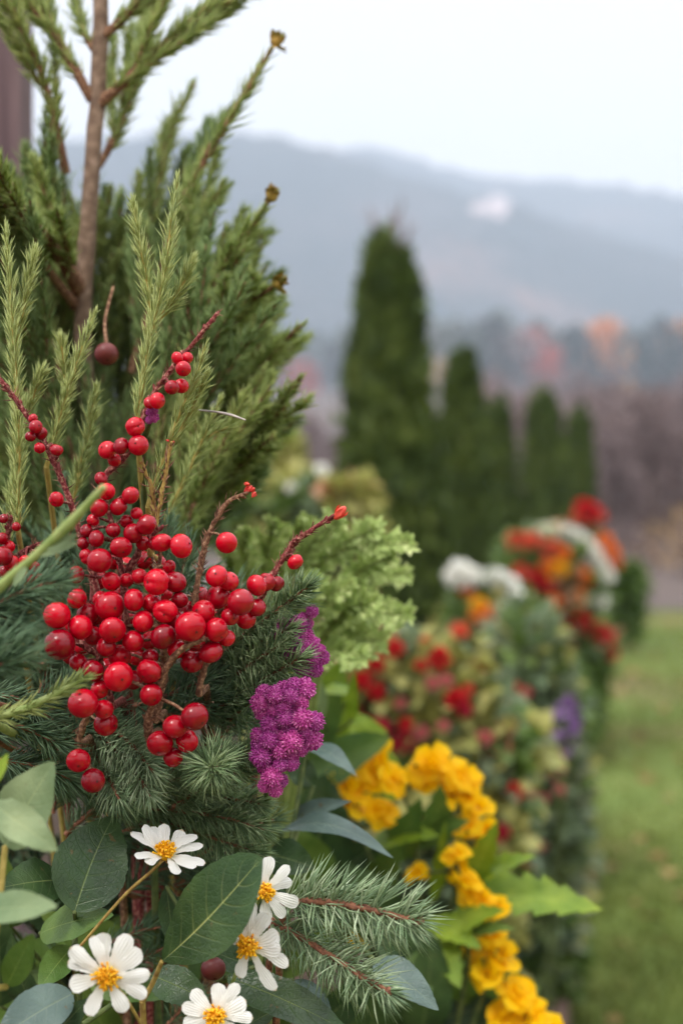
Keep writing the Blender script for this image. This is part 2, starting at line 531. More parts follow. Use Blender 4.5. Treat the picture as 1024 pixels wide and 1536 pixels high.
def berrymat(name, c1, c2, rough=0.28):
    m, t, p = newmat(name)
    tc = t.nodes.new('ShaderNodeTexCoord')
    oi = t.nodes.new('ShaderNodeObjectInfo')
    nz = t.nodes.new('ShaderNodeTexNoise'); nz.inputs['Scale'].default_value = 1.6; nz.inputs['Detail'].default_value = 6; nz.noise_dimensions = '4D'
    t.links.new(tc.outputs['Object'], nz.inputs['Vector'])
    t.links.new(math_node(t, 'MULTIPLY', oi.outputs['Random'], 50.0), nz.inputs['W'])
    a = math_node(t, 'ADD', math_node(t, 'MULTIPLY_ADD', nz.outputs[0], 0.5, 0.12), math_node(t, 'MULTIPLY', oi.outputs['Random'], 0.5))
    ramp = t.nodes.new('ShaderNodeValToRGB'); el = ramp.color_ramp.elements
    el[0].position = 0.3; el[0].color = c1; el[1].position = 0.9; el[1].color = c2
    t.links.new(a, ramp.inputs[0]); t.links.new(ramp.outputs[0], p.inputs['Base Color'])
    n2 = t.nodes.new('ShaderNodeTexNoise'); n2.inputs['Scale'].default_value = 9; n2.inputs['Detail'].default_value = 4
    t.links.new(tc.outputs['Object'], n2.inputs['Vector'])
    mr = t.nodes.new('ShaderNodeMapRange'); mr.inputs[3].default_value = rough - 0.04; mr.inputs[4].default_value = rough + 0.1
    t.links.new(n2.outputs[0], mr.inputs[0]); t.links.new(mr.outputs[0], p.inputs['Roughness'])
    bp = t.nodes.new('ShaderNodeBump'); bp.inputs['Strength'].default_value = 0.03; bp.inputs['Distance'].default_value = 0.05
    t.links.new(n2.outputs[0], bp.inputs['Height']); t.links.new(bp.outputs[0], p.inputs['Normal'])
    p.inputs['Specular IOR Level'].default_value = 0.42
    p.inputs['Coat Weight'].default_value = 0.0
    p.inputs['Coat Roughness'].default_value = 0.12
    p.inputs['Subsurface Weight'].default_value = 0.06
    p.inputs['Subsurface Radius'].default_value = (1.0, 0.15, 0.1)
    p.inputs['Subsurface Scale'].default_value = 0.0015
    return m
M['berry'] = berrymat('red_berry_skin', C(110, 0, 18), C(196, 2, 32), .18)
M['maroon'] = berrymat('dull_maroon_berry_skin', C(78, 26, 30), C(124, 52, 46), 0.42)
M['budred'] = berrymat('red_bud', C(176, 24, 34), C(226, 84, 66), 0.4)
M['calyx'] = noisy('berry_calyx', C(36, 16, 14), C(84, 44, 34), 300, 0.9)
M['dried'] = foliage('dried_scale', [C(70, 40, 34), C(120, 70, 58), C(160, 124, 96), C(96, 34, 38)], 0.8)
M['bud'] = noisy('straw_bud', C(120, 110, 44), C(176, 140, 70), 300, 0.8, 0.4)

def petalmat(name, c1, c2, base, rough=0.55, transl=0.25):
    m, t, p = newmat(name)
    uv = t.nodes.new('ShaderNodeUVMap'); sp = t.nodes.new('ShaderNodeSeparateXYZ'); t.links.new(uv.outputs[0], sp.inputs[0])
    tc = t.nodes.new('ShaderNodeTexCoord'); nz = t.nodes.new('ShaderNodeTexNoise'); nz.inputs['Scale'].default_value = 160
    t.links.new(tc.outputs['Object'], nz.inputs['Vector'])
    ramp = t.nodes.new('ShaderNodeValToRGB'); el = ramp.color_ramp.elements
    el[0].position = 0.0; el[0].color = base; el[1].position = 0.95; el[1].color = c2
    e = el.new(0.22); e.color = c1
    if not name.startswith('amber'):
        e = el.new(0.99); e.color = C(206, 190, 158)
    a = math_node(t, 'ADD', sp.outputs['Y'], math_node(t, 'MULTIPLY_ADD', nz.outputs[0], 0.16, -0.08))
    t.links.new(a, ramp.inputs[0]); t.links.new(ramp.outputs[0], p.inputs['Base Color'])
    p.inputs['Roughness'].default_value = rough; p.inputs['Specular IOR Level'].default_value = 0.25
    w = math_node(t, 'SINE', math_node(t, 'MULTIPLY', sp.outputs['X'], 34.0))
    bp = t.nodes.new('ShaderNodeBump'); bp.inputs['Strength'].default_value = 0.35; bp.inputs['Distance'].default_value = 0.0004
    t.links.new(w, bp.inputs['Height']); t.links.new(bp.outputs[0], p.inputs['Normal'])
    tr = t.nodes.new('ShaderNodeBsdfTranslucent'); t.links.new(ramp.outputs[0], tr.inputs['Color'])
    ms = t.nodes.new('ShaderNodeMixShader'); ms.inputs[0].default_value = transl
    t.links.new(p.outputs[0], ms.inputs[1]); t.links.new(tr.outputs[0], ms.inputs[2])
    t.links.new(ms.outputs[0], t.nodes['Material Output'].inputs['Surface'])
    return m
M['white_petal'] = petalmat('white_petal', C(244, 242, 234), C(247, 246, 242), C(226, 220, 160))
M['yellow_petal'] = petalmat('amber_yellow_petal', C(255, 199, 0), C(255, 211, 8), C(253, 177, 0), transl=.45)
M['daisy_eye'] = foliage('golden_flower_centre', [C(226, 146, 4), C(246, 180, 12), C(252, 204, 50)], 0.6)
M['purple'] = foliage('magenta_purple_floret', [C(122, 28, 98), C(160, 48, 130), C(188, 80, 156), C(226, 156, 202)], 0.5, 0.1, 200, mixin=0.3)
def vary_per_object(m, vmin, vmax, hue):
    t = m.node_tree; p = t.nodes['Principled BSDF']
    src = p.inputs['Base Color'].links[0].from_socket
    oi = t.nodes.new('ShaderNodeObjectInfo'); hs = t.nodes.new('ShaderNodeHueSaturation')
    t.links.new(math_node(t, 'MULTIPLY_ADD', oi.outputs['Random'], vmax - vmin, vmin), hs.inputs['Value'])
    t.links.new(math_node(t, 'MULTIPLY_ADD', oi.outputs['Random'], hue, .5 - hue / 2), hs.inputs['Hue'])
    t.links.new(src, hs.inputs['Color']); t.links.new(hs.outputs[0], p.inputs['Base Color'])
vary_per_object(M['purple'], .8, 1.2, .03)
M['leaf_dark'] = leafmat('dark_green_leaf', C(44, 66, 38), C(64, 88, 50), C(118, 134, 82), 0.3)
M['leaf_mid'] = leafmat('glossy_green_leaf', C(36, 60, 28), C(58, 82, 42), C(150, 158, 92), 0.28)
M['leaf_pale'] = leafmat('pale_sage_leaf', C(104, 124, 84), C(126, 144, 102), C(150, 164, 118), 0.5, 0.2)
M['leaf_blue'] = leafmat('blue_grey_leaf', C(78, 98, 92), C(100, 120, 112), C(128, 142, 120), 0.4)
M['leaf_lime'] = leafmat('lime_green_leaf', C(104, 132, 26), C(134, 156, 44), C(164, 180, 76), 0.5, 0.25)
M['leaf_olive'] = leafmat('mid_green_leaf', C(76, 104, 40), C(98, 124, 54), C(130, 150, 74), 0.5, 0.2)
M['palefrond'] = foliage('pale_green_scale_leaf', [C(132, 154, 86), C(176, 194, 122), C(216, 222, 164)], 0.55, 0.2, 20)
M['cypress'] = foliage('cypress_foliage', [C(46, 62, 26), C(72, 90, 38), C(112, 126, 58)], 0.6, 0.15, 5, mixin=0.55)
M['soil'] = noisy('bed_soil', C(38, 28, 22), C(70, 54, 42), 30, 0.95, 0.8)
M['post'] = noisy('weathered_mauve_post_wood', C(84, 66, 70), C(112, 92, 94), 20, 0.85, 0.4, stretch=(6, 6, 0.4))
M['edging'] = noisy('weathered_edging_timber', C(92, 72, 64), C(124, 100, 88), 8, 0.9, 0.4, stretch=(6, 0.6, 6))

# ================================================================== THE SETTING
def smooth01(a, b, x):
    t = np.clip((x - a) / (b - a), 0, 1)
    return t * t * (3 - 2 * t)

def terrain_z(x, y):
    s = smooth01(16, 520, y)
    return 37 * s ** 0.85 * (1 + 0.12 * np.sin(x * 0.021 + 1.0) * s) - 0.0 + 30 * smooth01(520, 1500, y)

def edge_x(y):
    return 0.305 + 0.187 * (y - 2.08)

def sheet(name, xs, ys, zf, m, kind='structure', uvscale=1):
    g = G()
    X, Y = np.meshgrid(xs, ys)
    Z = zf(X, Y)
    nx, ny = len(xs), len(ys)
    f = [(j * nx + i, j * nx + i + 1, (j + 1) * nx + i + 1, (j + 1) * nx + i) for j in range(ny - 1) for i in range(nx - 1)]
    g.add(np.column_stack((X.ravel(), Y.ravel(), Z.ravel())), f)
    o = g.build(name, m)
    return tag(o, kind=kind)

M['field'] = noisy('autumn_field', C(80, 68, 68), C(110, 94, 84), 0.05, 0.95, 0, c3=C(92, 80, 76))
xs = np.concatenate((np.linspace(-1650, -60, 30), np.linspace(-50, 50, 40), np.linspace(60, 1650, 30)))
ys = np.concatenate((np.linspace(-90, 0, 6), np.linspace(4, 60, 30), np.linspace(70, 400, 50), np.linspace(430, 1750, 24)))
sheet('ground', xs, ys, terrain_z, M['field'])

# lawn strip to the right of the bed, with worn earth showing through
def lawn_material():
    m, t, p = newmat('lawn_turf')
    tc = t.nodes.new('ShaderNodeTexCoord')
    n1 = t.nodes.new('ShaderNodeTexNoise'); n1.inputs['Scale'].default_value = 0.9; n1.inputs['Detail'].default_value = 4
    n2 = t.nodes.new('ShaderNodeTexNoise'); n2.inputs['Scale'].default_value = 14; n2.inputs['Detail'].default_value = 5
    t.links.new(tc.outputs['Object'], n1.inputs['Vector']); t.links.new(tc.outputs['Object'], n2.inputs['Vector'])
    r = t.nodes.new('ShaderNodeValToRGB'); e = r.color_ramp.elements
    e[0].position = 0.3; e[0].color = C(78, 100, 34); e[1].position = 0.62; e[1].color = C(128, 104, 74)
    x = e.new(0.48); x.color = C(96, 112, 44)
    a = math_node(t, 'ADD', math_node(t, 'MULTIPLY', n1.outputs[0], 0.75), math_node(t, 'MULTIPLY', n2.outputs[0], 0.25))
    t.links.new(a, r.inputs[0]); t.links.new(r.outputs[0], p.inputs['Base Color'])
    p.inputs['Roughness'].default_value = 0.95
    return m
M['lawn'] = lawn_material()
g = G()
ysl = np.linspace(-1.5, 10.6, 40)
rows = []
for y in ysl:
    e = edge_x(y) + 0.02
    rows.append([(e + (9 - e) * k / 11, y, 0.004 + 0.012 * math.sin(y * 2 + k)) for k in range(12)])
V = np.array(rows).reshape(-1, 3); V[:, 2] = np.abs(V[:, 2]) + 0.004
g.add(V, [(j * 12 + i, j * 12 + i + 1, (j + 1) * 12 + i + 1, (j + 1) * 12 + i) for j in range(len(ysl) - 1) for i in range(11)])
tag(g.build('lawn', M['lawn']), kind='structure')

# grass blades standing on the lawn
g = G()
n = 52000
y = 1.6 + 9.0 * rng.uniform(0, 1, n) ** 1.5
x = edge_x(y) + 0.03 + rng.uniform(0, 1, n) ** 1.2 * (0.4 + 0.32 * y)
patch = np.sin(x * 2.3 + y * 1.1) * np.cos(y * 1.7 - x) + rng.normal(0, 0.35, n)
keep = patch > -0.25
x, y = x[keep], y[keep]
base = np.column_stack((x, y, np.full(len(x), 0.008)))
dn = np.column_stack((rng.normal(0, 0.45, len(x)), rng.normal(0, 0.45, len(x)), np.ones(len(x))))
needles(g, base, dn, rng.uniform(0.02, 0.05, len(x)), 0.0035, 0.35, fine=False)
M['grass'] = foliage('grass_blade', [C(80, 100, 34), C(104, 120, 48), C(122, 132, 60), C(146, 130, 84)], 0.6, 0.2, 1.3, mixin=0.6)
tag(g.build('grass', M['grass']), kind='stuff')

n = 420
y = 1.7 + 8.5 * rng.uniform(0, 1, n) ** 1.4
x = edge_x(y) + .05 + rng.uniform(0, 1, n) * (.4 + .3 * y)
pp = np.column_stack((x, y, rng.uniform(.012, .035, n)))
g = G(); cards(g, pp, rng.normal(size=(n, 3)) * (1, 1, .25), rng.normal(0, .3, (n, 3)) + (0, 0, 1), rng.uniform(.03, .07, n), rng.uniform(.02, .045, n))
M['litter'] = foliage('fallen_leaf', [C(120, 82, 52), C(150, 108, 70), C(168, 136, 92), C(110, 66, 48)], 0.8)
tag(g.build('fallen_leaves', M['litter']), kind='stuff')

# bed of earth, banked high next to the camera
def bed_z(x, y):
    d = edge_x(y) - x
    top = 0.10 + 0.30 * (1 - smooth01(0.85, 1.9, y))
    return 0.03 + (top - 0.03) * smooth01(-0.01, 0.10, d) + 0.02 * np.sin(x * 9) * np.sin(y * 7)
g = G()
ysb = np.linspace(0.22, 10.4, 70)
cs = np.concatenate((np.linspace(0, 0.15, 8), np.linspace(0.2, 2.2, 20)))
V = np.array([[(edge_x(yy) - c, yy, bed_z(edge_x(yy) - c, yy)) for c in cs] for yy in ysb]).reshape(-1, 3)
nc = len(cs)
g.add(V, [(j * nc + i, (j + 1) * nc + i, (j + 1) * nc + i + 1, j * nc + i + 1) for j in range(len(ysb) - 1) for i in range(nc - 1)])
tag(g.build('flower_bed', M['soil']), kind='structure')

# timber edging board between bed and lawn
g = G()
def box(g, c, sx, sy, sz, rz=0.0, mat=0, bev=0.0):
    c = np.asarray(c, float)
    b = bev
    pts = []
    for z in (-1, 1):
        for (sxn, syn) in ((-1, -1), (1, -1), (1, 1), (-1, 1)):
            pts.append((sxn * sx / 2, syn * sy / 2, z * sz / 2))
    pts = np.array(pts)
    ca, sa = math.cos(rz), math.sin(rz)
    pts = np.column_stack((pts[:, 0] * ca - pts[:, 1] * sa, pts[:, 0] * sa + pts[:, 1] * ca, pts[:, 2])) + c
    g.add(pts, [(0, 3, 2, 1), (4, 5, 6, 7), (0, 1, 5, 4), (1, 2, 6, 5), (2, 3, 7, 6), (3, 0, 4, 7)], mat)
yy = 0.3
ed = thing('bed_edging', 'weathered pinkish brown timber edging along the right side of the flower bed', 'edging', (edge_x(0.3), 0.3, 0))
while yy < 10.3:
    g = G()
    L = 1.66
    box(g, (edge_x(yy + L / 2) + 0.012, yy + L / 2, 0.035 + rng.normal(0, 0.003)), 0.035, math.hypot(L, L * 0.187) - 0.006, 0.09, -math.atan(0.187))
    g.build('board', M['edging'], ed, smooth=False)
    yy += L

# hills
def hill_material():
    m, t, p = newmat('wooded_hillside')
    tc = t.nodes.new('ShaderNodeTexCoord')
    n1 = t.nodes.new('ShaderNodeTexNoise'); n1.inputs['Scale'].default_value = 0.011; n1.inputs['Detail'].default_value = 4
    n2 = t.nodes.new('ShaderNodeTexNoise'); n2.inputs['Scale'].default_value = 0.09; n2.inputs['Detail'].default_value = 4
    t.links.new(tc.outputs['Object'], n1.inputs['Vector']); t.links.new(tc.outputs['Object'], n2.inputs['Vector'])
    r = t.nodes.new('ShaderNodeValToRGB'); e = r.color_ramp.elements
    e[0].position = 0.34; e[0].color = C(28, 42, 44); e[1].position = 0.72; e[1].color = C(122, 94, 84)
    for pos, c in ((0.47, C(38, 52, 52)), (0.58, C(60, 64, 64)), (0.67, C(92, 80, 76))):
        x = e.new(pos); x.color = c
    a = math_node(t, 'ADD', math_node(t, 'MULTIPLY', n1.outputs[0], 0.7), math_node(t, 'MULTIPLY', n2.outputs[0], 0.3))
    t.links.new(a, r.inputs[0]); t.links.new(r.outputs[0], p.inputs['Base Color'])
    p.inputs['Roughness'].default_value = 1.0; p.inputs['Specular IOR Level'].default_value = 0.0
    return m
M['hill'] = hill_material()
def hill(name, prof, d, depth, seed):
    px = np.array([q[0] for q in prof], float); py = np.array([q[1] for q in prof], float)
    r = np.random.default_rng(seed)
    xs = np.linspace((px[0] - 512) / F * d, (px[-1] - 512) / F * d, 150)
    ridge = CAM_H + (768 - np.interp(xs * F / d + 512, px, py)) / F * d
    k = np.ones(9) / 9
    ridge = np.convolve(np.pad(ridge, 4, 'edge'), k, 'valid')
    ts = np.linspace(0, 1, 34)
    g = G(); V = []
    bumps = [(r.uniform(xs[0], xs[-1]), r.uniform(0, 1), r.uniform(40, 130), r.uniform(-0.12, 0.16)) for _ in range(26)]
    for t in ts:
        yy = d - depth + depth * t * 1.25
        prof_t = smooth01(0, 1, t / 0.8) if t < 0.8 else 1 - 0.35 * ((t - 0.8) / 0.2) ** 2
        z = ridge * prof_t
        for bx, bt, bw, ba in bumps:
            z = z * (1 + ba * np.exp(-((xs - bx) / bw) ** 2 - ((t - bt) / 0.16) ** 2) * (1 if t < 0.7 else 0.15))
        z = z + r.normal(0, 1.8, len(xs)) * min(1, t * 4) - 2 * (t == 0)
        V.append(np.column_stack((xs, np.full(len(xs), yy), z)))
    n = len(xs)
    g.add(np.vstack(V), [(j * n + i, j * n + i + 1, (j + 1) * n + i + 1, (j + 1) * n + i) for j in range(len(ts) - 1) for i in range(n - 1)])
    return tag(g.build(name, M['hill']), kind='structure')
hill('hills', [(-1500, 300), (-500, 230), (100, 232), (340, 222), (430, 226), (500, 246), (560, 266), (620, 283), (760, 330), (900, 400), (1100, 480), (1500, 540)], 1050, 560, 3)
hill('hills', [(-600, 330), (200, 330), (480, 300), (580, 275), (640, 268), (720, 268), (790, 284), (840, 281), (900, 286), (1024, 304), (1300, 330), (2300, 300)], 1420, 620, 5)
# mist high on the farther hill, painted as a solid pale patch
M['painted_mist'] = noisy('pale_painted_mist', C(158, 142, 142), C(190, 172, 170), 0.05, 1.0)
from mathutils.bvhtree import BVHTree
def painted_mist():
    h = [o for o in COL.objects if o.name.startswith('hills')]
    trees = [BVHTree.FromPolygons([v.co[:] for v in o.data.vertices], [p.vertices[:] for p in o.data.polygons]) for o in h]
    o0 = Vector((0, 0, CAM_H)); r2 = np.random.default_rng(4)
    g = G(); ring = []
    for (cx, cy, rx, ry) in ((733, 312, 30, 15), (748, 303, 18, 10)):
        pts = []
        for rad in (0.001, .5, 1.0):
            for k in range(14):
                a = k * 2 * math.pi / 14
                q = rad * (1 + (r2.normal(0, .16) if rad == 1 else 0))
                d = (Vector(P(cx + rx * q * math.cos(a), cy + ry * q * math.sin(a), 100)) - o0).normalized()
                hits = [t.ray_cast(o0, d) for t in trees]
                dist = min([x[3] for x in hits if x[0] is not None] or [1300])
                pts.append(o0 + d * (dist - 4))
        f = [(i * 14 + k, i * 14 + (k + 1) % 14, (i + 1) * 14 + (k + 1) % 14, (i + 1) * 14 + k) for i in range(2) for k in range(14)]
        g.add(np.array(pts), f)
    tag(g.build('painted_mist', M['painted_mist']), kind='structure')
painted_mist()

# ------------------------------------------------------------------ far wood and scrub
def tree_mesh(g, base, h, w, n, rr, mats=(0, 1), conif=False, leaf=None):
    base = np.asarray(base, float)
    tube(g, [base, base + (0, 0, h * 0.5), base + (rr.normal(0, .02) * h, 0, h * 0.9)], [h * 0.022, h * 0.014, h * 0.004], 5, mats[1])
    if conif:
        t = rr.uniform(0, 1, n) ** 0.7
        z = h * (0.98 - 0.88 * t); r = w * 0.5 * t * rr.uniform(0.3, 1.0, n) ** 0.5
        a = rr.uniform(0, 6.283, n)
        pos = base + np.column_stack((r * np.cos(a), r * np.sin(a), z))
        dn = np.column_stack((np.cos(a), np.sin(a), np.full(n, -0.25)))
    else:
        cl = [(rr.normal(0, 0.2) * w, rr.normal(0, 0.2) * w, h * rr.uniform(0.4, 0.85), w * rr.uniform(0.18, 0.32)) for _ in range(9)] + [(0, 0, h * 0.82, w * 0.25)]
        k = rr.integers(0, len(cl), n)
        cc = np.array(cl)[k]
        d = unit(rr.normal(size=(n, 3))) * rr.uniform(0.5, 1, n)[:, None] ** 0.5
        pos = base + cc[:, :3] + d * cc[:, 3:4] * np.array((1, 1, 1.1))
        dn = d + rr.normal(size=(n, 3)) * 0.4
    leaf = leaf or h * 0.09
    cards(g, pos, dn, rr.normal(size=(n, 3)) + (0, 0, 0.8), leaf * rr.uniform(.7, 1.3, n), leaf * 0.7, mats[0])

def far_col(name, c1, c2):
    M[name] = foliage(name, [C(*c1), C(*c2)], 0.8, 0.1)
far_col('far_evergreen', (26, 48, 44), (44, 66, 56))
far_col('far_olive', (62, 76, 58), (86, 92, 68))
far_col('far_red', (160, 70, 56), (190, 100, 76))
far_col('far_orange', (206, 132, 66), (226, 160, 92))
far_col('far_tan', (176, 142, 96), (204, 172, 120))
far_col('far_mauve', (112, 96, 98), (140, 122, 120))
far_col('far_mauve_dark', (80, 66, 66), (108, 88, 84))
M['far_bark'] = noisy('far_trunk_bark', C(70, 58, 52), C(104, 90, 80), 3, 0.95)

rr = np.random.default_rng(21)
g = G()
for i in range(330):
    y = rr.uniform(310, 400)
    x = rr.uniform(-180, 200) * y / 320
    z = float(terrain_z(np.float64(x), np.float64(y)))
    px = x / y * F + 512
    if 380 < px < 690 and rr.uniform() < .8: continue
    kind = rr.choice(4, p=(0.55, 0.28, 0.12, 0.05))
    h = rr.uniform(12, 19)
    tree_mesh(g, (x, y, z - 0.3), h, h * (0.38 if kind == 0 else 0.62), 110, rr, (kind, 4), kind == 0, h * 0.13)
tag(g.build('far_wood', [M['far_evergreen'], M['far_olive'], M['far_mauve'], M['far_tan'], M['far_bark']]), kind='stuff')

def far_tree(px, py_top, d, width_px, mat, label, conif=False, cat='tree', name='autumn_tree'):
    x = (px - 512) / F * d
    z = float(terrain_z(np.float64(x), np.float64(d))) - 0.2
    h = CAM_H + (768 - py_top) / F * d - z
    root = thing(name, label, cat, (x, d, z), 'trees picked out in front of the far wood')
    g = G(); r2 = np.random.default_rng(int(px))
    tmp = G()
    tube(g, [(x, d, z), (x, d, z + h * .5), (x + .02 * h, d, z + h * .9)], [h * .022, h * .014, h * .004], 6)
    g.build('trunk', M['far_bark'], root)
    g = G()
    tree_mesh(g, (x, d, z), h, width_px / F * d, 260, r2, (0, 1), conif, h * 0.12)
    g.build('crown', [M[mat], M['far_bark']], root)
far_tree(827, 522, 300, 46, 'far_red', 'red autumn tree low in front of the far wood, right of the middle')
far_tree(796, 492, 330, 60, 'far_red', 'dull red tree topping the far wood above the middle small cypress')
far_tree(908, 482, 325, 62, 'far_orange', 'orange autumn tree standing in the far wood above the last cypress')
far_tree(985, 470, 310, 74, 'far_evergreen', 'tall dark evergreen of the far wood, near the right edge', True, name='evergreen_tree')
far_tree(1022, 480, 330, 60, 'far_orange', 'orange autumn tree at the right edge beside a tall dark evergreen')
far_tree(655, 548, 280, 60, 'far_tan', 'tan coloured tree below the pale house, just left of the second cypress')
far_tree(458, 548, 250, 60, 'far_red', 'rust red tree just left of the biggest cypress')
far_tree(700, 498, 330, 70, 'far_evergreen', 'blue green tree beside the pale house on the left end of the wood', name='evergreen_tree')

# pale house on the slope
def house():
    d = 480; x = (655 - 512) / F * d; z = float(terrain_z(np.float64(x), np.float64(d)))
    zt = CAM_H + (768 - 488) / F * d
    z0 = zt - 8.0
    r = thing('house', 'pale house with a grey roof small on the slope left of the far wood', 'house', (x, d, z0))
    M['render'] = noisy('pale_house_wall', C(214, 208, 196), C(232, 228, 218), 0.6, 0.9)
    M['roof'] = noisy('grey_roof', C(170, 168, 166), C(196, 194, 190), 1, 0.8)
    M['pane'] = noisy('dark_window', C(40, 44, 48), C(60, 66, 70), 2, 0.2)
    g = G(); box(g, (x, d, z0 + 1.0), 13, 8.6, 10.0); g.build('wall', M['render'], r, smooth=False)
    g = G()
    y0, y1, xl, xr, e, t = d - 4.8, d + 4.8, x - 6.9, x + 6.9, z0 + 5.8, z0 + 9.0
    g.add([(xl, y0, e), (xr, y0, e), (xr, d, t), (xl, d, t), (xl, y1, e), (xr, y1, e)], [(0, 1, 2, 3), (3, 2, 5, 4)])
    g.add([(xl, y0, e), (xl, d, t), (xl, y1, e)], [(0, 1, 2)]); g.add([(xr, y0, e), (xr, d, t), (xr, y1, e)], [(0, 2, 1)])
    g.build('roof', M['roof'], r, smooth=False)
    for k in (-4, 0, 4):
        g = G(); box(g, (x + k, d - 4.33, z0 + 3.2), 1.4, 0.1, 1.9); g.build('window', M['pane'], r, smooth=False)
house()

# bare mauve scrub: thicket across the middle distance
def twiggy(g, base, h, w, n, rr, mt=0, mb=1):
    base = np.asarray(base, float)
    for s in range(3):
        a = rr.uniform(0, 6.28); ln = rr.uniform(.6, 1)
        tip = base + np.array((math.cos(a) * w * .35, math.sin(a) * w * .35, h * ln))
        tube(g, spline([base, base * .45 + tip * .55 + np.array((0, 0, h * .1)), tip], 6), [h * .02, h * .012, h * .003], 4, mb)
    k = n
    t = rr.uniform(0.12, 1, k)
    a = rr.uniform(0, 6.28, k); rad = w * .5 * np.sin(np.pi * np.clip(t * .85 + .12, 0, 1)) * rr.uniform(0.2, 1, k)
    pos = base + np.column_stack((np.cos(a) * rad, np.sin(a) * rad, t * h))
    dn = np.column_stack((np.cos(a) * .5, np.sin(a) * .5, np.full(k, 0.9))) + rr.normal(size=(k, 3)) * .3
    needles(g, pos, dn, h * rr.uniform(.08, .2, k), h * .02, .2, mat=mt, fine=False)
rr = np.random.default_rng(5)
g = G()
for i in range(420):
    y = 24 + 260 * rr.uniform() ** 1.1
    px = rr.uniform(-200, 1250)
    x = (px - 512) / F * y
    z = float(terrain_z(np.float64(x), np.float64(y)))
    top_px = 660 if px < 690 else rr.uniform(590, 640)
    h = max(1.6, min(9, CAM_H + (768 - top_px + rr.uniform(-10, 40)) / F * y - z))
    mt = rr.choice(3, p=(.62, .33, .05))
    twiggy(g, (x, y, z - .05), h, h * rr.uniform(.6, .9), 260, rr, mt, 3)
for i in range(70):
    y = rr.uniform(26, 60); px = rr.uniform(860, 1200); x = (px - 512) / F * y
    z = float(terrain_z(np.float64(x), np.float64(y)))
    h = CAM_H + (768 - rr.uniform(585, 700)) / F * y - z
    twiggy(g, (x, y, z - .05), h, h * rr.uniform(.3, .5), 240, rr, rr.choice(3, p=(.7, .27, .03)), 3)
for i in range(46):
    y = rr.uniform(13, 22); px = rr.uniform(560, 1250); x = (px - 512) / F * y
    h = rr.uniform(.35, .8)
    twiggy(g, (x, y, -.02), h, h * 1.6, 300, rr, rr.choice(3, p=(.3, .55, .15)), 3)
tag(g.build('bare_scrub', [M['far_mauve'], M['far_mauve_dark'], M['far_tan'], M['far_bark']]), kind='stuff')

# taller bare trees on the right
def bare_tree(px, d, top, label, mat, wk=.7):
    x = (px - 512) / F * d; z = float(terrain_z(np.float64(x), np.float64(d)))
    h = CAM_H + (768 - top) / F * d - z
    r = thing('bare_tree', label, 'tree', (x, d, z), 'bare trees at the end of the lawn')
    r2 = np.random.default_rng(int(px * 7))
    g = G()
    tube(g, spline([(x, d, z - .05), (x + .05 * h, d, z + h * .4), (x, d, z + h * .97)], 8), [h * .02, h * .014, h * .003], 6)
    g.build('trunk', M['far_bark'], r)
    g = G()
    for k in range(26):
        t = r2.uniform(.2, .9); a = r2.uniform(0, 6.28)
        b = np.array((x + .03 * h, d, z + h * t)); L = h * wk * .5 * (1.1 - t)
        tp = b + np.array((math.cos(a) * L, math.sin(a) * L, L * r2.uniform(.6, 1.3)))
        path = spline([b, (b + tp) / 2 + (0, 0, -.05 * L), tp], 6)
        tube(g, path, [h * .007, h * .002], 4)
        n = 26
        i0 = r2.integers(1, 6, n)
        needles(g, path[i0], unit(tp - b) + r2.normal(size=(n, 3)) * .6, h * r2.uniform(.05, .14, n), h * .012, .25, fine=False)
    g.build('branches', M[mat], r)
bare_tree(905, 27, 640, 'bare mauve tree just right of the last cypress', 'far_mauve')
bare_tree(968, 24, 590, 'bare dusky tree, tallest at the right end of the lawn', 'far_mauve')
bare_tree(1015, 30, 620, 'bare mauve tree at the right edge of the picture', 'far_mauve')

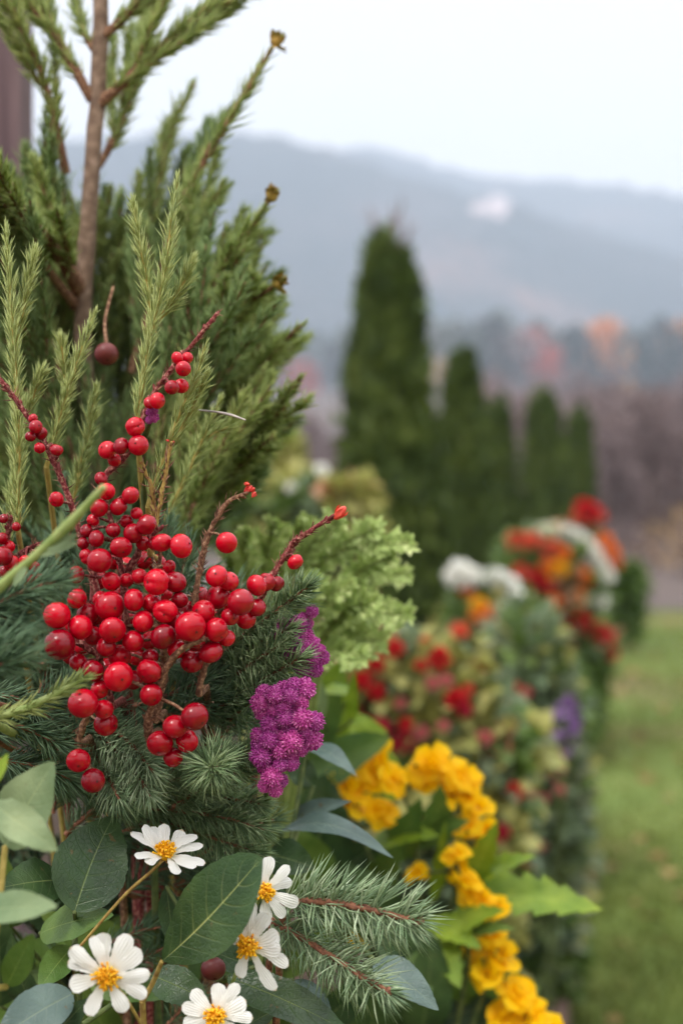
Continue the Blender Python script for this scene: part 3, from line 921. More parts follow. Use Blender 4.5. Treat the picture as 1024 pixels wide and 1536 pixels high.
# ------------------------------------------------------------------ cypresses down the bed
def cypress(px, top, d, halfw, label, seed, n=9000, twigs=False):
    """halfw: list of (pixel row, half width in pixels) of the outline"""
    r2 = np.random.default_rng(seed)
    x = (px - 512) / F * d
    zt = CAM_H + (768 - top) / F * d
    root = thing('cypress_tree', label, 'tree', (x, d, 0.05), 'columnar cypresses behind the flower bed')
    g = G()
    tube(g, [(x, d, 0.0), (x, d, zt * .6), (x, d, zt * .97)], [.035, .022, .004], 8)
    g.build('trunk', M['bark'], root)
    g = G()
    rows = np.array([q[0] for q in halfw], float); hw = np.array([q[1] for q in halfw], float)
    # clumps: upright flame-shaped sprays hugging the column
    nc = n // 30
    zc = 0.08 + (zt - 0.1) * r2.uniform(0, 1, nc) ** 1.15
    a = r2.uniform(0, 2 * math.pi, nc)
    P_, D_, N_ = [], [], []
    for i in range(nc):
        row = 768 - (zc[i] - CAM_H) / d * F
        w = np.interp(row, rows, hw) / F * d
        rad = w * (r2.uniform(.66, 1.0) + max(0, r2.normal(-.12, .14)))
        out = np.array((math.cos(a[i]), math.sin(a[i]), 0))
        c = np.array((x, d, zc[i])) + out * rad
        m = 30
        t = r2.uniform(-1, 1, m)
        ln = r2.uniform(.05, .11)
        off = np.column_stack((r2.normal(0, .014, m), r2.normal(0, .014, m), t * ln))
        off -= out * (np.abs(t) * w * .25)[:, None]
        P_.append(c + off)
        D_.append(out * r2.uniform(.2, .7) + np.array((0, 0, 1.0)) + r2.normal(0, .35, (m, 3)))
        N_.append(out + r2.normal(0, .5, (m, 3)))
    nn = nc * 30
    cards(g, np.vstack(P_), np.vstack(D_), np.vstack(N_), r2.uniform(.03, .06, nn), r2.uniform(.016, .03, nn))
    # inner mass that closes the column
    g2n = n // 3
    z2 = 0.05 + (zt - .15) * r2.uniform(0, 1, g2n); a2 = r2.uniform(0, 6.283, g2n)
    w2 = np.interp(768 - (z2 - CAM_H) / d * F, rows, hw) / F * d * r2.uniform(.35, .8, g2n)
    o2 = np.column_stack((np.cos(a2), np.sin(a2), np.zeros(g2n)))
    cards(g, np.array((x, d, 0)) + o2 * w2[:, None] + np.column_stack((z2 * 0, z2 * 0, z2)), o2 * .4 + (0, 0, 1) + r2.normal(0, .3, (g2n, 3)), o2 + r2.normal(0, .3, (g2n, 3)), .09, .06)
    g.build('crown', M['cypress'], root)
    if twigs:
        for (tx, ty, bx) in ((558, 325, 575), (603, 306, 588), (570, 345, 580), (612, 345, 595), (590, 318, 587)):
            g = G(); b = P(bx, 395, d); t = P(tx, ty, d)
            tube(g, spline([b, (b + t) / 2 + r2.normal(0, .004, 3), t], 6), [.009, .007, .004], 5)
            needles(g, spline([b, t], 14)[4:], np.tile(unit(t - b), (10, 1)) + r2.normal(0, .4, (10, 3)), .045, .006)
            g.build('dead_twig', M['far_mauve'], root)
cypress(583, 376, 5.0, [(376, 9), (392, 22), (425, 33), (475, 46), (560, 58), (640, 67), (760, 82), (900, 96), (1080, 104)], 'tallest dark green cypress, nearest in the row, with dead twigs at its tip', 1, 15000, True)
cypress(694, 536, 7.1, [(536, 5), (560, 14), (620, 27), (700, 37), (800, 48), (900, 54)], 'second cypress, slender and half as tall as the nearest one', 2, 9000)
cypress(748, 606, 9.2, [(606, 4), (630, 11), (700, 20), (800, 29), (900, 33)], 'thin cypress squeezed between the second and the broad middle cypress', 3, 6500)
cypress(815, 597, 10.5, [(597, 7), (620, 21), (680, 33), (760, 37), (900, 39)], 'broad dark cypress behind the mixed flower clump', 4, 7500)
cypress(868, 620, 12.0, [(620, 6), (645, 17), (720, 24), (900, 27)], 'last and farthest cypress on the right of the row', 5, 6000)

# post at the top left
r = thing('wooden_post', 'dark mauve brown wooden post at the upper left corner behind the conifer', 'post', P(-2, 1500, 1.0) * (1, 1, 0))
g = G(); x = P(-2, 0, 1.0)[0]
box(g, (x, 1.0, 0.70), .04, .04, 1.40); g.build('shaft', M['post'], r, smooth=False)
g = G(); box(g, (x, 1.0, 1.4125), .05, .05, .025); g.build('cap', M['post'], r, smooth=False)

# ================================================================== MIDDLE DISTANCE FLOWERS
def col_leaf(name, *cols, transl=0.2, noise=8):
    M[name] = foliage(name, [C(*c) for c in cols], 0.5, transl, noise)
col_leaf('lf_yellowgreen', (124, 128, 66), (158, 156, 92), (186, 180, 118))
col_leaf('lf_greygreen', (78, 96, 70), (106, 122, 92), (136, 148, 118))
col_leaf('lf_tan', (160, 112, 88), (180, 140, 108), (172, 100, 92))
col_leaf('lf_green', (66, 90, 42), (90, 114, 56), (114, 134, 72))
col_leaf('lf_lime', (104, 130, 44), (126, 150, 58), (150, 168, 80))
col_leaf('lf_sage', (126, 138, 112), (146, 154, 128), (164, 170, 140))
def col_petal(name, *cols):
    M[name] = foliage(name, [C(*c) for c in cols], 0.6, 0.2)
col_petal('pt_red', (176, 20, 34), (206, 36, 46), (190, 28, 40))
col_petal('pt_crimson', (150, 22, 48), (180, 36, 60))
col_petal('pt_coral', (206, 84, 66), (220, 110, 84))
col_petal('pt_pink', (190, 100, 104), (206, 130, 124))
col_petal('pt_orange', (216, 112, 36), (232, 138, 60))
col_petal('pt_yellow', (226, 170, 24), (236, 186, 50))
col_petal('pt_white', (232, 230, 222), (240, 240, 236))
col_petal('pt_cream', (214, 214, 190), (226, 224, 206))
col_petal('pt_purple', (136, 100, 158), (166, 134, 180))
col_petal('pt_lilac', (150, 144, 164), (170, 166, 178))

def blossom_mesh(name, mat, n=46):
    """a full round flower head of overlapping petals, radius 1"""
    g = G()
    d = fib(n, -0.25)
    d = unit(d + rng.normal(0, .06, d.shape))
    up = np.array((0, 0, 1.0))
    dn = unit(d * 0.75 + np.array((0, 0, .25)) + rng.normal(0, .1, d.shape))
    cards(g, d * 0.25, dn, np.tile(up, (n, 1)) + rng.normal(0, .3, d.shape), rng.uniform(.65, .85, n), .46, 0, 0.35)
    return g.mesh(name, M[mat], smooth=True)
BLOOM = {}
def bloom(kind):
    if kind not in BLOOM:
        BLOOM[kind] = blossom_mesh('blossom_' + kind, 'pt_' + kind)
    return BLOOM[kind]

def soil(x, y):
    return float(bed_z(np.float64(x), np.float64(y)))

def bush(name, label, cat, px, d, blobs, mats, probs, blooms=(), leaf=.03, n=1500, seed=0, wide=.55, jitter=.05, group=None, upright=.3):
    """blobs: (px, py, rx, ry) outlines of the foliage in the picture; blooms: (px, py, radius px, kind)"""
    r2 = np.random.default_rng(seed + 100)
    x = (px - 512) / F * d
    z = soil(x, d)
    root = thing(name, label, cat, (x, d, z), group)
    g = G(); A = np.array([b[2] * b[3] for b in blobs], float); A /= A.sum()
    for bi, (bx, by, rx, ry) in enumerate(blobs):
        m = int(n * A[bi])
        c = P(bx, by, d)
        v = unit(r2.normal(size=(m, 3))) * r2.uniform(.15, 1, m)[:, None] ** .4
        ax = np.array((rx, (rx + ry) * .45, ry)) / F * d
        pos = c + v * ax
        pos[:, 2] = np.maximum(pos[:, 2], z + .005)
        dn = v + np.array((0, 0, upright)) + r2.normal(0, .5, (m, 3))
        nr = v * .6 + np.array((0, -.2, .7)) + r2.normal(0, .4, (m, 3))
        # leaves of one colour gather in clumps
        key = np.sin(pos[:, 0] * 31 + seed) + np.sin(pos[:, 2] * 37 + 2 * seed) + np.sin(pos[:, 1] * 29) + r2.normal(0, .8, m)
        order = np.argsort(np.argsort(key)) / m
        edges = np.cumsum(probs)
        mk = np.minimum(np.searchsorted(edges, order), len(mats) - 1)
        ln = leaf * r2.uniform(.7, 1.3, m)
        for k in range(len(mats)):
            s = mk == k
            if s.any(): cards(g, pos[s], dn[s], nr[s], ln[s], ln[s] * wide, k)
    # leaves down to the earth, so the plant stands on its own skirt
    bw = max(b[2] for b in blobs) / F * d
    zl = min(P(b[0], b[1] , d)[2] for b in blobs)
    m = int(n * .45)
    hh = r2.uniform(0, 1, m); a = r2.uniform(0, 6.283, m)
    rad = bw * (.55 + .35 * hh) * r2.uniform(.4, 1, m) ** .5
    pos = np.column_stack((x + np.cos(a) * rad, d + np.sin(a) * rad, z + .01 + hh * max(.02, zl - z)))
    out = np.column_stack((np.cos(a), np.sin(a), np.full(m, .4)))
    cards(g, pos, out + r2.normal(0, .4, (m, 3)), out * .5 + (0, 0, .7) + r2.normal(0, .4, (m, 3)), leaf * r2.uniform(.7, 1.3, m), leaf * wide * .9, 1 if len(mats) > 3 else 0)
    g.build('foliage', [M[k] for k in mats], root)
    g = G()
    for k in range(14):
        b = np.array((x, d, z)) + (r2.normal(0, .02), r2.normal(0, .02), -.01)
        bl = blobs[r2.integers(len(blobs))]
        t = P(bl[0] + r2.normal(0, .4) * bl[2], bl[1] + r2.normal(0, .4) * bl[3], d) + (0, r2.normal(0, .03), 0)
        tube(g, spline([b, (b + t) / 2 + (0, 0, .02), t], 6), [.0035, .0018], 5)
    def bloom_out(fx, fy):
        best = .3 * blobs[0][2] / F * d
        for (bx, by, rx, ry) in blobs:
            q = 1 - ((fx - bx) / rx) ** 2 - ((fy - by) / ry) ** 2
            if q > 0: best = max(best, math.sqrt(q) * (rx + ry) * .45 / F * d)
        return best + .012
    for (fx, fy, fr, kind) in blooms:
        t = P(fx, fy, d - .25 * (blobs[0][2]) / F * d)
        b = np.array((x, d, z)) * .5 + np.array((t[0], d, max(z, t[2] - .15))) * .5
        tube(g, spline([b, (b + t) / 2 + (0, .01, 0), t], 6), [.0025, .0014], 5)
    g.build('stems', M['darkstem'], root)
    for (fx, fy, fr, kind) in blooms:
        dd = d - bloom_out(fx, fy) * r2.uniform(.9, 1.05)
        c = P(fx, fy, dd)
        q = unit(np.array((r2.normal(0, .3), -.8, .6))); qq = Vector(q).to_track_quat('Z', 'Y')
        put('flower_head', bloom(kind), root, c, qq, fr / F * dd)
    return root

# red flowered shrub behind the yellow flowers
bush('red_flower_shrub', 'low shrub with small red blossoms and mottled yellow green leaves behind the yellow flowers', 'shrub', 640, 1.55,
     [(570, 1010, 60, 70), (640, 1070, 85, 110), (700, 1120, 75, 120), (600, 1150, 80, 110), (740, 1230, 50, 110)],
     ['lf_yellowgreen', 'lf_greygreen', 'lf_tan', 'lf_green'], [.36, .26, .1, .28],
     [(593, 974, 17, 'red'), (562, 996, 17, 'red'), (660, 989, 21, 'red'), (690, 948, 15, 'coral'), (717, 1006, 16, 'crimson'), (541, 1022, 17, 'red'), (562, 1040, 16, 'red'),
      (528, 1061, 16, 'red'), (684, 1052, 21, 'red'), (694, 1066, 15, 'crimson'), (569, 1097, 22, 'crimson'), (606, 1115, 19, 'crimson'), (608, 1087, 14, 'red'), (725, 1108, 14, 'pink'),
      (769, 1189, 17, 'red'), (752, 1250, 16, 'crimson'), (640, 965, 13, 'coral'), (600, 1055, 12, 'pink'), (648, 1026, 13, 'pink'), (585, 950, 12, 'pink'), (630, 1000, 12, 'red'), (668, 1022, 12, 'pink'), (585, 1120, 13, 'crimson'), (632, 1100, 13, 'pink'), (665, 1090, 11, 'pink'), (700, 1035, 11, 'coral'), (545, 1085, 13, 'red'), (556, 968, 12, 'coral')], leaf=.026, n=2600, seed=1, wide=.75)
bush('pale_leaf_plant', 'plant with large creamy yellow green leaves beside the red blossoms', 'plant', 735, 1.75,
     [(735, 1070, 30, 40), (765, 1130, 40, 50), (700, 1170, 40, 60)], ['lf_yellowgreen', 'lf_sage', 'lf_lime'], [.5, .3, .2], (), leaf=.036, n=240, seed=2, wide=.8)
bush('grey_green_plant', 'tall mass of grey green foliage along the bed edge beside the lawn', 'plant', 800, 2.0,
     [(790, 980, 50, 60), (800, 1080, 55, 90), (818, 1210, 48, 120), (806, 1350, 58, 110), (775, 1440, 70, 90), (838, 1060, 28, 70), (846, 1180, 24, 100), (836, 1300, 28, 90)],
     ['lf_greygreen', 'lf_green', 'lf_sage', 'lf_yellowgreen'], [.42, .25, .2, .13], [(790, 1040, 10, 'pink'), (800, 1130, 11, 'cream'), (815, 1200, 9, 'pink'), (785, 1300, 10, 'crimson'), (812, 1270, 9, 'pink'), (770, 1030, 11, 'coral'), (830, 1110, 9, 'lilac')], leaf=.032, n=3000, seed=3)
bush('silver_plant', 'soft silver green clump below the white flowers at the middle of the bed', 'plant', 785, 2.6,
     [(780, 950, 45, 40), (800, 985, 40, 40)], ['lf_sage', 'lf_greygreen'], [.7, .3], (), leaf=.03, n=500, seed=4)
for (ex, ey, ed_, erx, ery, em, el) in ((858, 1300, 2.7, 26, 60, 'lf_greygreen', 'grey green plant trailing over the bed edging, nearest of the trailing plants'), (858, 1190, 3.2, 22, 70, 'lf_sage', 'pale sage plant trailing over the bed edging below the pink spike'), (872, 1070, 4.1, 22, 70, 'lf_green', 'green plant trailing over the bed edging right of the purple spike'), (826, 1440, 2.25, 26, 50, 'lf_sage', 'sage plant over the bed edging low at the right, beside the amber flowers')):
    bush('trailing_plant', el, 'plant', ex - 14, ed_, [(ex - 6, ey, erx, ery), (ex - 20, ey + 10, erx, ery)], [em, 'lf_greygreen', 'lf_tan'], [.6, .3, .1], (), leaf=.035, n=420, seed=int(ex + ey), group='plants trailing over the bed edging')
# purple flower spike
def spike(name, label, cx, cy, d, rx, ry, kind, n, seed, z_tilt=0.0, kinds=None):
    r2 = np.random.default_rng(seed)
    x = (cx - 512) / F * d; z = soil(x - .05, d)
    root = thing(name, label, 'flower', (x - .02, d, z))
    g = G(); t = P(cx, cy + ry, d)
    tube(g, spline([(x - .02, d, z), (np.array((x - .02, d, z)) + t) / 2, t, P(cx, cy - ry, d)], 8), [.003, .002, .001], 6)
    cards(g, np.linspace((x - .02, d, z), t, 12), r2.normal(0, .6, (12, 3)) + (0, 0, .5), r2.normal(size=(12, 3)) + (0, 0, 1), .04, .016)
    g.build('stem', M['darkstem'], root)
    for i in range(n):
        v = unit(r2.normal(size=3)) * r2.uniform(.3, 1) ** .5
        taper = 1 - .45 * max(0, v[2])
        put('flower_head', bloom((kinds or [kind])[i % len(kinds or [kind])]), root, P(cx, cy, d) + v * np.array((rx * taper, rx * taper, ry)) / F * d, rquat(), r2.uniform(.28, .42) * rx / F * d)
spike('purple_flower_spike', 'blurred purple flower spike leaning over the lawn side of the bed', 848, 1085, 1.9, 22, 46, 'purple', 34, 3)
spike('lilac_flower_spike', 'pale lilac grey flower spike just left of the purple one', 820, 1052, 2.0, 16, 30, 'lilac', 20, 4)
spike('pink_flower_spike', 'dusty pink flower spike below the purple one at the bed edge', 838, 1158, 1.9, 13, 40, 'pink', 20, 5)

# white and orange flowers in front of the second cypress
bush('white_flower_clump', 'clump of big white flower heads with orange ones below, before the second cypress', 'flowers', 735, 3.1,
     [(735, 930, 60, 50), (720, 990, 70, 70)], ['lf_greygreen', 'lf_yellowgreen', 'lf_green'], [.4, .25, .35],
     [(690, 863, 26, 'white'), (706, 868, 20, 'white'), (676, 862, 12, 'white'), (742, 870, 20, 'white'), (757, 884, 25, 'white'), (772, 902, 19, 'white'), (764, 912, 14, 'cream'),
      (700, 888, 15, 'orange'), (718, 908, 15, 'yellow'), (733, 926, 20, 'orange'), (745, 930, 15, 'coral'), (685, 948, 16, 'coral'), (735, 942, 13, 'coral'), (710, 925, 9, 'orange')], leaf=.045, n=900, seed=6)
# mixed clump farther on
bush('mixed_flower_clump', 'tall mixed red, yellow, orange and white flower clump at the far end of the bed', 'flowers', 850, 4.3,
     [(830, 880, 60, 75), (860, 960, 50, 60), (800, 860, 50, 55)], ['lf_green', 'lf_greygreen', 'lf_tan'], [.55, .25, .2],
     [(874, 762, 15, 'red'), (888, 768, 16, 'red'), (866, 776, 13, 'coral'), (898, 776, 12, 'coral'), (880, 780, 14, 'red'), (772, 812, 18, 'coral'), (796, 816, 20, 'coral'), (824, 826, 20, 'coral'), (842, 832, 15, 'orange'), (778, 858, 14, 'coral'),
      (835, 856, 20, 'yellow'), (818, 852, 12, 'orange'), (803, 868, 20, 'red'), (817, 876, 15, 'red'), (812, 799, 15, 'cream'), (830, 798, 15, 'cream'), (848, 800, 15, 'white'), (862, 806, 16, 'white'), (876, 817, 17, 'white'), (888, 832, 18, 'white'),
      (899, 849, 18, 'white'), (908, 866, 15, 'white'), (905, 812, 15, 'orange'), (916, 830, 15, 'orange'), (922, 846, 12, 'coral'), (874, 868, 18, 'orange'), (866, 898, 14, 'orange'), (828, 905, 18, 'orange'), (868, 912, 14, 'orange'), (897, 904, 19, 'white'),
      (856, 930, 17, 'red'), (872, 934, 20, 'red'), (889, 944, 22, 'red'), (903, 960, 21, 'red'), (911, 980, 17, 'red'), (845, 990, 17, 'red'), (854, 1006, 17, 'red'), (842, 945, 11, 'orange'), (840, 968, 11, 'crimson')], leaf=.06, n=1500, seed=7)
bush('low_evergreen', 'small dark green shrub on the lawn edge right of the mixed flower clump', 'shrub', 938, 7.5, [(930, 890, 20, 30), (944, 876, 16, 26)], ['lf_green'], [1], (), leaf=.08, n=380, seed=8)

# yellowish shrubs to the left of the tall cypress
bush('olive_shrub', 'blurred olive mound of foliage between the conifer and the tallest cypress', 'shrub', 450, 2.7,
     [(440, 770, 110, 55), (500, 800, 70, 60), (380, 780, 70, 60)], ['lf_yellowgreen', 'lf_green', 'lf_greygreen'], [.5, .3, .2],
     [(481, 707, 13, 'white'), (437, 733, 11, 'white'), (372, 728, 10, 'white')], leaf=.035, n=2200, seed=9)
bush('golden_conifer', 'little upright golden green conifer seen right of the big conifer branches', 'shrub', 432, 3.6, [(432, 700, 16, 50), (432, 750, 28, 40)], ['lf_lime', 'lf_yellowgreen'], [.4, .6], (), leaf=.04, n=700, seed=10, upright=1.0)
bush('tan_seedhead_plant', 'plant with a tan brown leaf cluster leaning against the tallest cypress', 'plant', 520, 2.3, [(525, 742, 34, 12), (545, 800, 14, 12)], ['lf_tan', 'lf_yellowgreen'], [.22, .78], (), leaf=.035, n=160, seed=11)

# pale green scale leaved shrub
def pale_shrub():
    d0 = .69
    x0, z0 = P(430, 0, d0)[0], soil(P(430, 0, d0)[0], d0)
    root = thing('pale_green_shrub', 'pale lime green scale leaved shrub with feathery fronds behind the magenta flowers', 'shrub', (x0, d0, z0))
    # each spray: base pixel, tip pixel, half width in metres
    sprays = [((470, 850), (609, 816), .007), ((480, 900), (604, 862), .010), ((470, 945), (606, 922), .009), ((500, 905), (584, 838), .008),
              ((450, 880), (560, 796), .009), ((430, 880), (505, 782), .010), ((410, 890), (455, 786), .010), ((390, 890), (412, 788), .010), ((370, 890), (368, 802), .010),
              ((470, 985), (572, 962), .010), ((460, 1000), (540, 985), .008), ((440, 960), (520, 880), .009), ((430, 960), (470, 870), .010), ((480, 960), (558, 905), .009), ((350, 880), (340, 830), .009), ((450, 1010), (500, 950), .009)]
    for i, ((bx, by), (tx, ty), half) in enumerate(sprays):
        d = d0 + rng.uniform(-.03, .05)
        b = P(bx, by, d + .03)
        t = P(tx, ty, d - .01)
        c = b * .5 + t * .5 + np.array((0, 0, .005))
        fr = spline([b, c, t], 20)
        lead = spline([(x0 - .02, d0 + .08, z0), (x0 * .5 + b[0] * .5 - .02, d0 + .08, (z0 + b[2]) / 2), b], 10)
        g = G()
        tube(g, np.vstack((lead[:-1], fr)), [.0016, .0011, .0006], 5)
        stem = g.build('branch', M['greenstem'], root)
        g = G()
        fr = fr[3:]
        Pn, Dn, Nn = [], [], []
        tan = unit(np.gradient(fr, axis=0))
        L = plen(fr)
        view = np.array((0, -1, .25))
        for k in range(len(fr)):
            for sd in (-1, 1):
                u = k / (len(fr) - 1)
                sl = (half * math.sin(math.pi * (.15 + .72 * u)) + .0025) * rng.uniform(.55, 1.25)
                sdir = unit(tan[k] * .75 + sd * np.cross(tan[k], view) * .7 + rng.normal(0, .16, 3))
                m = max(3, int(sl / .0024))
                for q in range(m):
                    pp = fr[k] + sdir * sl * q / m
                    for s2 in (-1, 1):
                        Pn.append(pp); Dn.append(unit(sdir + s2 * np.cross(sdir, view) * .6 + rng.normal(0, .2, 3))); Nn.append(view + rng.normal(0, .3, 3))
        n = len(Pn)
        cards(g, np.array(Pn), np.array(Dn), np.array(Nn), rng.uniform(.0036, .0052, n), rng.uniform(.0022, .0032, n), 0, .35)
        o = g.build('scale_leaves', M['palefrond'], stem)
pale_shrub()

# ================================================================== THE NEAR PLANTING
def path(pts, d0, d1=None, n=24, wob=0.0):
    """a smooth line through pixels of the photograph, its depth running from d0 to d1"""
    d1 = d0 if d1 is None else d1
    k = len(pts)
    out = [P(px, py, d0 + (d1 - d0) * i / max(1, k - 1)) for i, (px, py) in enumerate(pts)]
    return spline(out, n)

ROOT_C = np.array((-.09, .60, .40))     # where the near stems enter the earth

# ---------------------------------------------------------------- conifer
def conifer():
    base = P(188, 1000, .70); base = np.array((base[0], .70, soil(base[0], .70)))
    root = thing('conifer_tree', 'young green conifer with long soft needles filling the upper left', 'tree', base)
    trunk = spline([base, P(182, 950, .70), P(158, 780, .69), P(128, 560, .68), P(126, 450, .675), P(138, 260, .67), P(147, 130, .67), P(152, 0, .67), P(153, -140, .67)], 60)
    g = G(); tube(g, trunk, [.0062, .0052, .0044, .0040, .0034], 12, 0, .07)
    g.build('trunk', M['bark'], root)
    def branch(pts, d0, d1, r0=.0022, nl=.0135, side=0, mat='conifer', bud=False, start=.12, per=3600, sl=.06, tipcol=None, barkmat='twig', ang=27, npix=30):
        p = path(pts, d0, d1, npix)
        g = G(); tube(g, p, [r0, r0 * .7, .0009], 7, 0, .06)
        gn = G()
        clothe(gn, p, nl, .0009, per, ang, 7, start, bend=.15, tip_len=.4)
        L = plen(p)
        for k in range(side):
            t = rng.uniform(.22, .82)
            i = int(t * (len(p) - 1))
            tn = unit(p[min(i + 1, len(p) - 1)] - p[i - 1])
            s, b = perp(tn)
            a = rng.uniform(0, 2 * math.pi)
            od = unit(tn * rng.uniform(1.1, 1.7) + (math.cos(a) * s + math.sin(a) * b) * .7 + np.array((0, 0, .35)))
            l2 = sl * 1.35 * (1.15 - .6 * t) * rng.uniform(.7, 1.3)
            e = p[i] + od * l2 + tn * l2 * .15
            q = spline([p[i], p[i] + od * l2 * .5, e], 10)
            tube(g, q, [r0 * .5, .0006], 5)
            clothe(gn, q, nl * .85, .0008, per, ang - 3, 6, .04, bend=.12, tip_len=.35)
        st = g.build('branch', M[barkmat], root)
        gn.build('needles', M[mat], st)
        if bud:
            gb = G()
            tn = unit(p[-1] - p[-3])
            dirs = unit(tn + rng.normal(0, .33, (34, 3)))
            cards(gb, np.tile(p[-1] - tn * .002, (34, 1)), dirs, rng.normal(size=(34, 3)), rng.uniform(.005, .008, 34), .0028)
            add_ball(gb, p[-1], .0028, 6, 8)
            gb.build('bud', M['bud'], st)
    B = branch
    # outline branches: read off the photograph
    B([(140, 165), (190, 120), (255, 60), (340, -8)], .67, .66, .003, side=7, sl=.035, nl=.013)
    B([(138, 150), (105, 90), (72, 25), (40, -60)], .67, .66, .0028, side=4, sl=.035, nl=.012)
    B([(100, 260), (72, 140), (45, 70), (5, -20)], .68, .64, .0024, side=3, sl=.035, nl=.012)
    B([(150, 60), (200, 10), (225, -60)], .67, .66, .0024, side=3, sl=.03, nl=.012)
    B([(150, 90), (120, 30), (105, -60)], .67, .68, .0022, side=2, sl=.03, nl=.012)
    B([(138, 262), (165, 220), (205, 120), (225, 40), (238, -40)], .70, .72, .0022, side=5, sl=.04, nl=.013)
    B([(200, 560), (245, 400), (285, 280), (350, 170), (414, 62)], .68, .65, .0030, side=0, bud=True, start=.45, per=2400)
    B([(215, 640), (300, 480), (345, 390), (408, 294)], .68, .63, .0034, side=4, bud=True, start=.45, per=2600, sl=.019)
    B([(230, 700), (300, 560), (360, 470), (417, 424)], .69, .62, .0024, side=4, bud=True, start=.3, sl=.022)
    B([(240, 760), (330, 620), (400, 540), (452, 488)], .69, .64, .0022, side=5, start=.25, sl=.025)
    B([(250, 800), (340, 690), (400, 630), (450, 568)], .70, .62, .002, side=4, start=.25, sl=.022)
    B([(250, 830), (330, 730), (380, 680), (410, 655)], .70, .62, .002, side=4, start=.2, sl=.022)
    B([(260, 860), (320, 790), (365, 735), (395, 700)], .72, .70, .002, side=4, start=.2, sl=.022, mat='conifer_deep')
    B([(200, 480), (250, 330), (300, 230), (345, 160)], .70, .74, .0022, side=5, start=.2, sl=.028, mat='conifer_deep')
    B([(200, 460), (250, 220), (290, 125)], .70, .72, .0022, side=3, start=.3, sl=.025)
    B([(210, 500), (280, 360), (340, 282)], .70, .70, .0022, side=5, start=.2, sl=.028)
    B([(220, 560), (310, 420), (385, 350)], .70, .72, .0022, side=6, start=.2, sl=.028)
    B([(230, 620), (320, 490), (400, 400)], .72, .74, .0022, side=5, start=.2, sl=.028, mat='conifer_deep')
    B([(240, 700), (330, 560), (420, 470)], .72, .74, .0022, side=6, start=.2, sl=.028)
    B([(240, 740), (340, 610), (440, 520)], .72, .72, .002, side=5, start=.2, sl=.025)
    B([(300, 760), (370, 670), (428, 610)], .70, .63, .002, side=3, start=.2, sl=.025)
    B([(290, 800), (360, 710), (415, 640)], .72, .68, .002, side=3, start=.2, sl=.025, mat='conifer_deep')
    B([(280, 700), (350, 600), (415, 545)], .72, .68, .002, side=4, start=.2, sl=.028)
    B([(126, 450), (95, 390), (60, 345), (-5, 280)], .68, .60, .0042, side=6, start=.35, sl=.05)
    B([(122, 470), (70, 400), (30, 330), (-10, 290)], .68, .58, .0026, side=5, start=.3, bud=True)
    # the fan that fills the middle
    for i in range(46):
        tx = rng.uniform(-20, 330); ty = rng.uniform(250, 760) if tx < 260 else rng.uniform(360, 760)
        bx = 165 + (tx - 165) * .45 + rng.normal(0, 18); by = min(980, ty + rng.uniform(200, 330))
        d0 = rng.uniform(.66, .76); d1 = d0 + rng.uniform(-.07, .05)
        deep = i % 2
        if 60 < tx < 200 and ty < 520: d0, d1 = .76, .72
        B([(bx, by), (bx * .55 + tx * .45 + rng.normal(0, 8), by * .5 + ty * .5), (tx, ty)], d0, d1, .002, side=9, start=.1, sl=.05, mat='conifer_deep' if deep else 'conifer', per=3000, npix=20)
    # low boughs behind the berries and daisies
    for i in range(34):
        ty = rng.uniform(800, 1420); tx = rng.uniform(-40, 300 if ty < 1010 else 410)
        bx = tx * .6 + 80 + rng.normal(0, 20); by = ty + rng.uniform(60, 200)
        B([(bx, by), (bx * .5 + tx * .5, by * .5 + ty * .5 - 15), (tx, ty)], rng.uniform(.66, .72), rng.uniform(.60, .66), .002, side=8, start=.05, sl=.04, mat='spruce_dark', per=3000, npix=18)
conifer()

# ---------------------------------------------------------------- soft sprigs standing before the conifer
def sprig(label, lines, d, nl=.0085, seed=0, mat='sprig', stem='sprigstem', per=6200, r=.0009, ang=22, name='conifer_sprig', group='soft green sprigs before the conifer'):
    p0 = path(lines[0], d, d)
    base = np.array((p0[0][0] + .01, d + .11, soil(p0[0][0], d + .11)))
    root = thing(name, label, 'sprig', base, group)
    for k, ln in enumerate(lines):
        g = G(); gn = G()
        p = path(ln, d + .004 * k, d - .006 + .004 * k, 26)
        if k == 0:
            lead = spline([base, (p[0][0], d + .085, p[0][2] * .6 + base[2] * .4), p[0]], 12)
            tube(g, lead, [r * 1.5, r * 1.2], 6)
        tube(g, p, [r * 1.1, r * .8, r * .4], 6, 0, .05)
        clothe(gn, p, nl, .00052, per, ang, 8, 0.0, bend=.14, tip_len=.5)
        st = g.build('stem', M[stem], root)
        gn.build('needles', M[mat], st)
sprig('tall soft sprig with yellow stem standing at the left edge', [[(28, 800), (28, 640), (20, 500), (10, 343)], [(22, 520), (38, 450), (52, 376)], [(30, 660), (48, 600), (64, 556)]], .52)
sprig('longest feathery sprig, rising to the left of the berry twig above the red berries', [[(205, 640), (222, 520), (245, 420), (266, 272)], [(232, 500), (215, 390), (200, 306)], [(238, 480), (268, 440), (288, 392)]], .52)
sprig('short forked sprig below the brown berry hanging in the conifer', [[(70, 700), (95, 610), (118, 540), (142, 472)], [(100, 600), (98, 560), (92, 512)]], .53)
sprig('small sprig just left of the two red berries at the top of the cluster', [[(108, 760), (128, 670), (144, 584)]], .55)
sprig('thin arching sprig right of the upper berry twig', [[(222, 760), (262, 640), (292, 570), (308, 520)], [(250, 680), (285, 620), (310, 560)]], .51, per=3400)
sprig('loose blurred sprig rising beside the pale grass strand', [[(240, 800), (290, 690), (330, 600)], [(270, 730), (310, 660), (345, 640)]], .56, per=3000)
sprig('soft sprig low at the left edge above the dark red berries', [[(10, 830), (20, 740), (40, 640)]], .54)

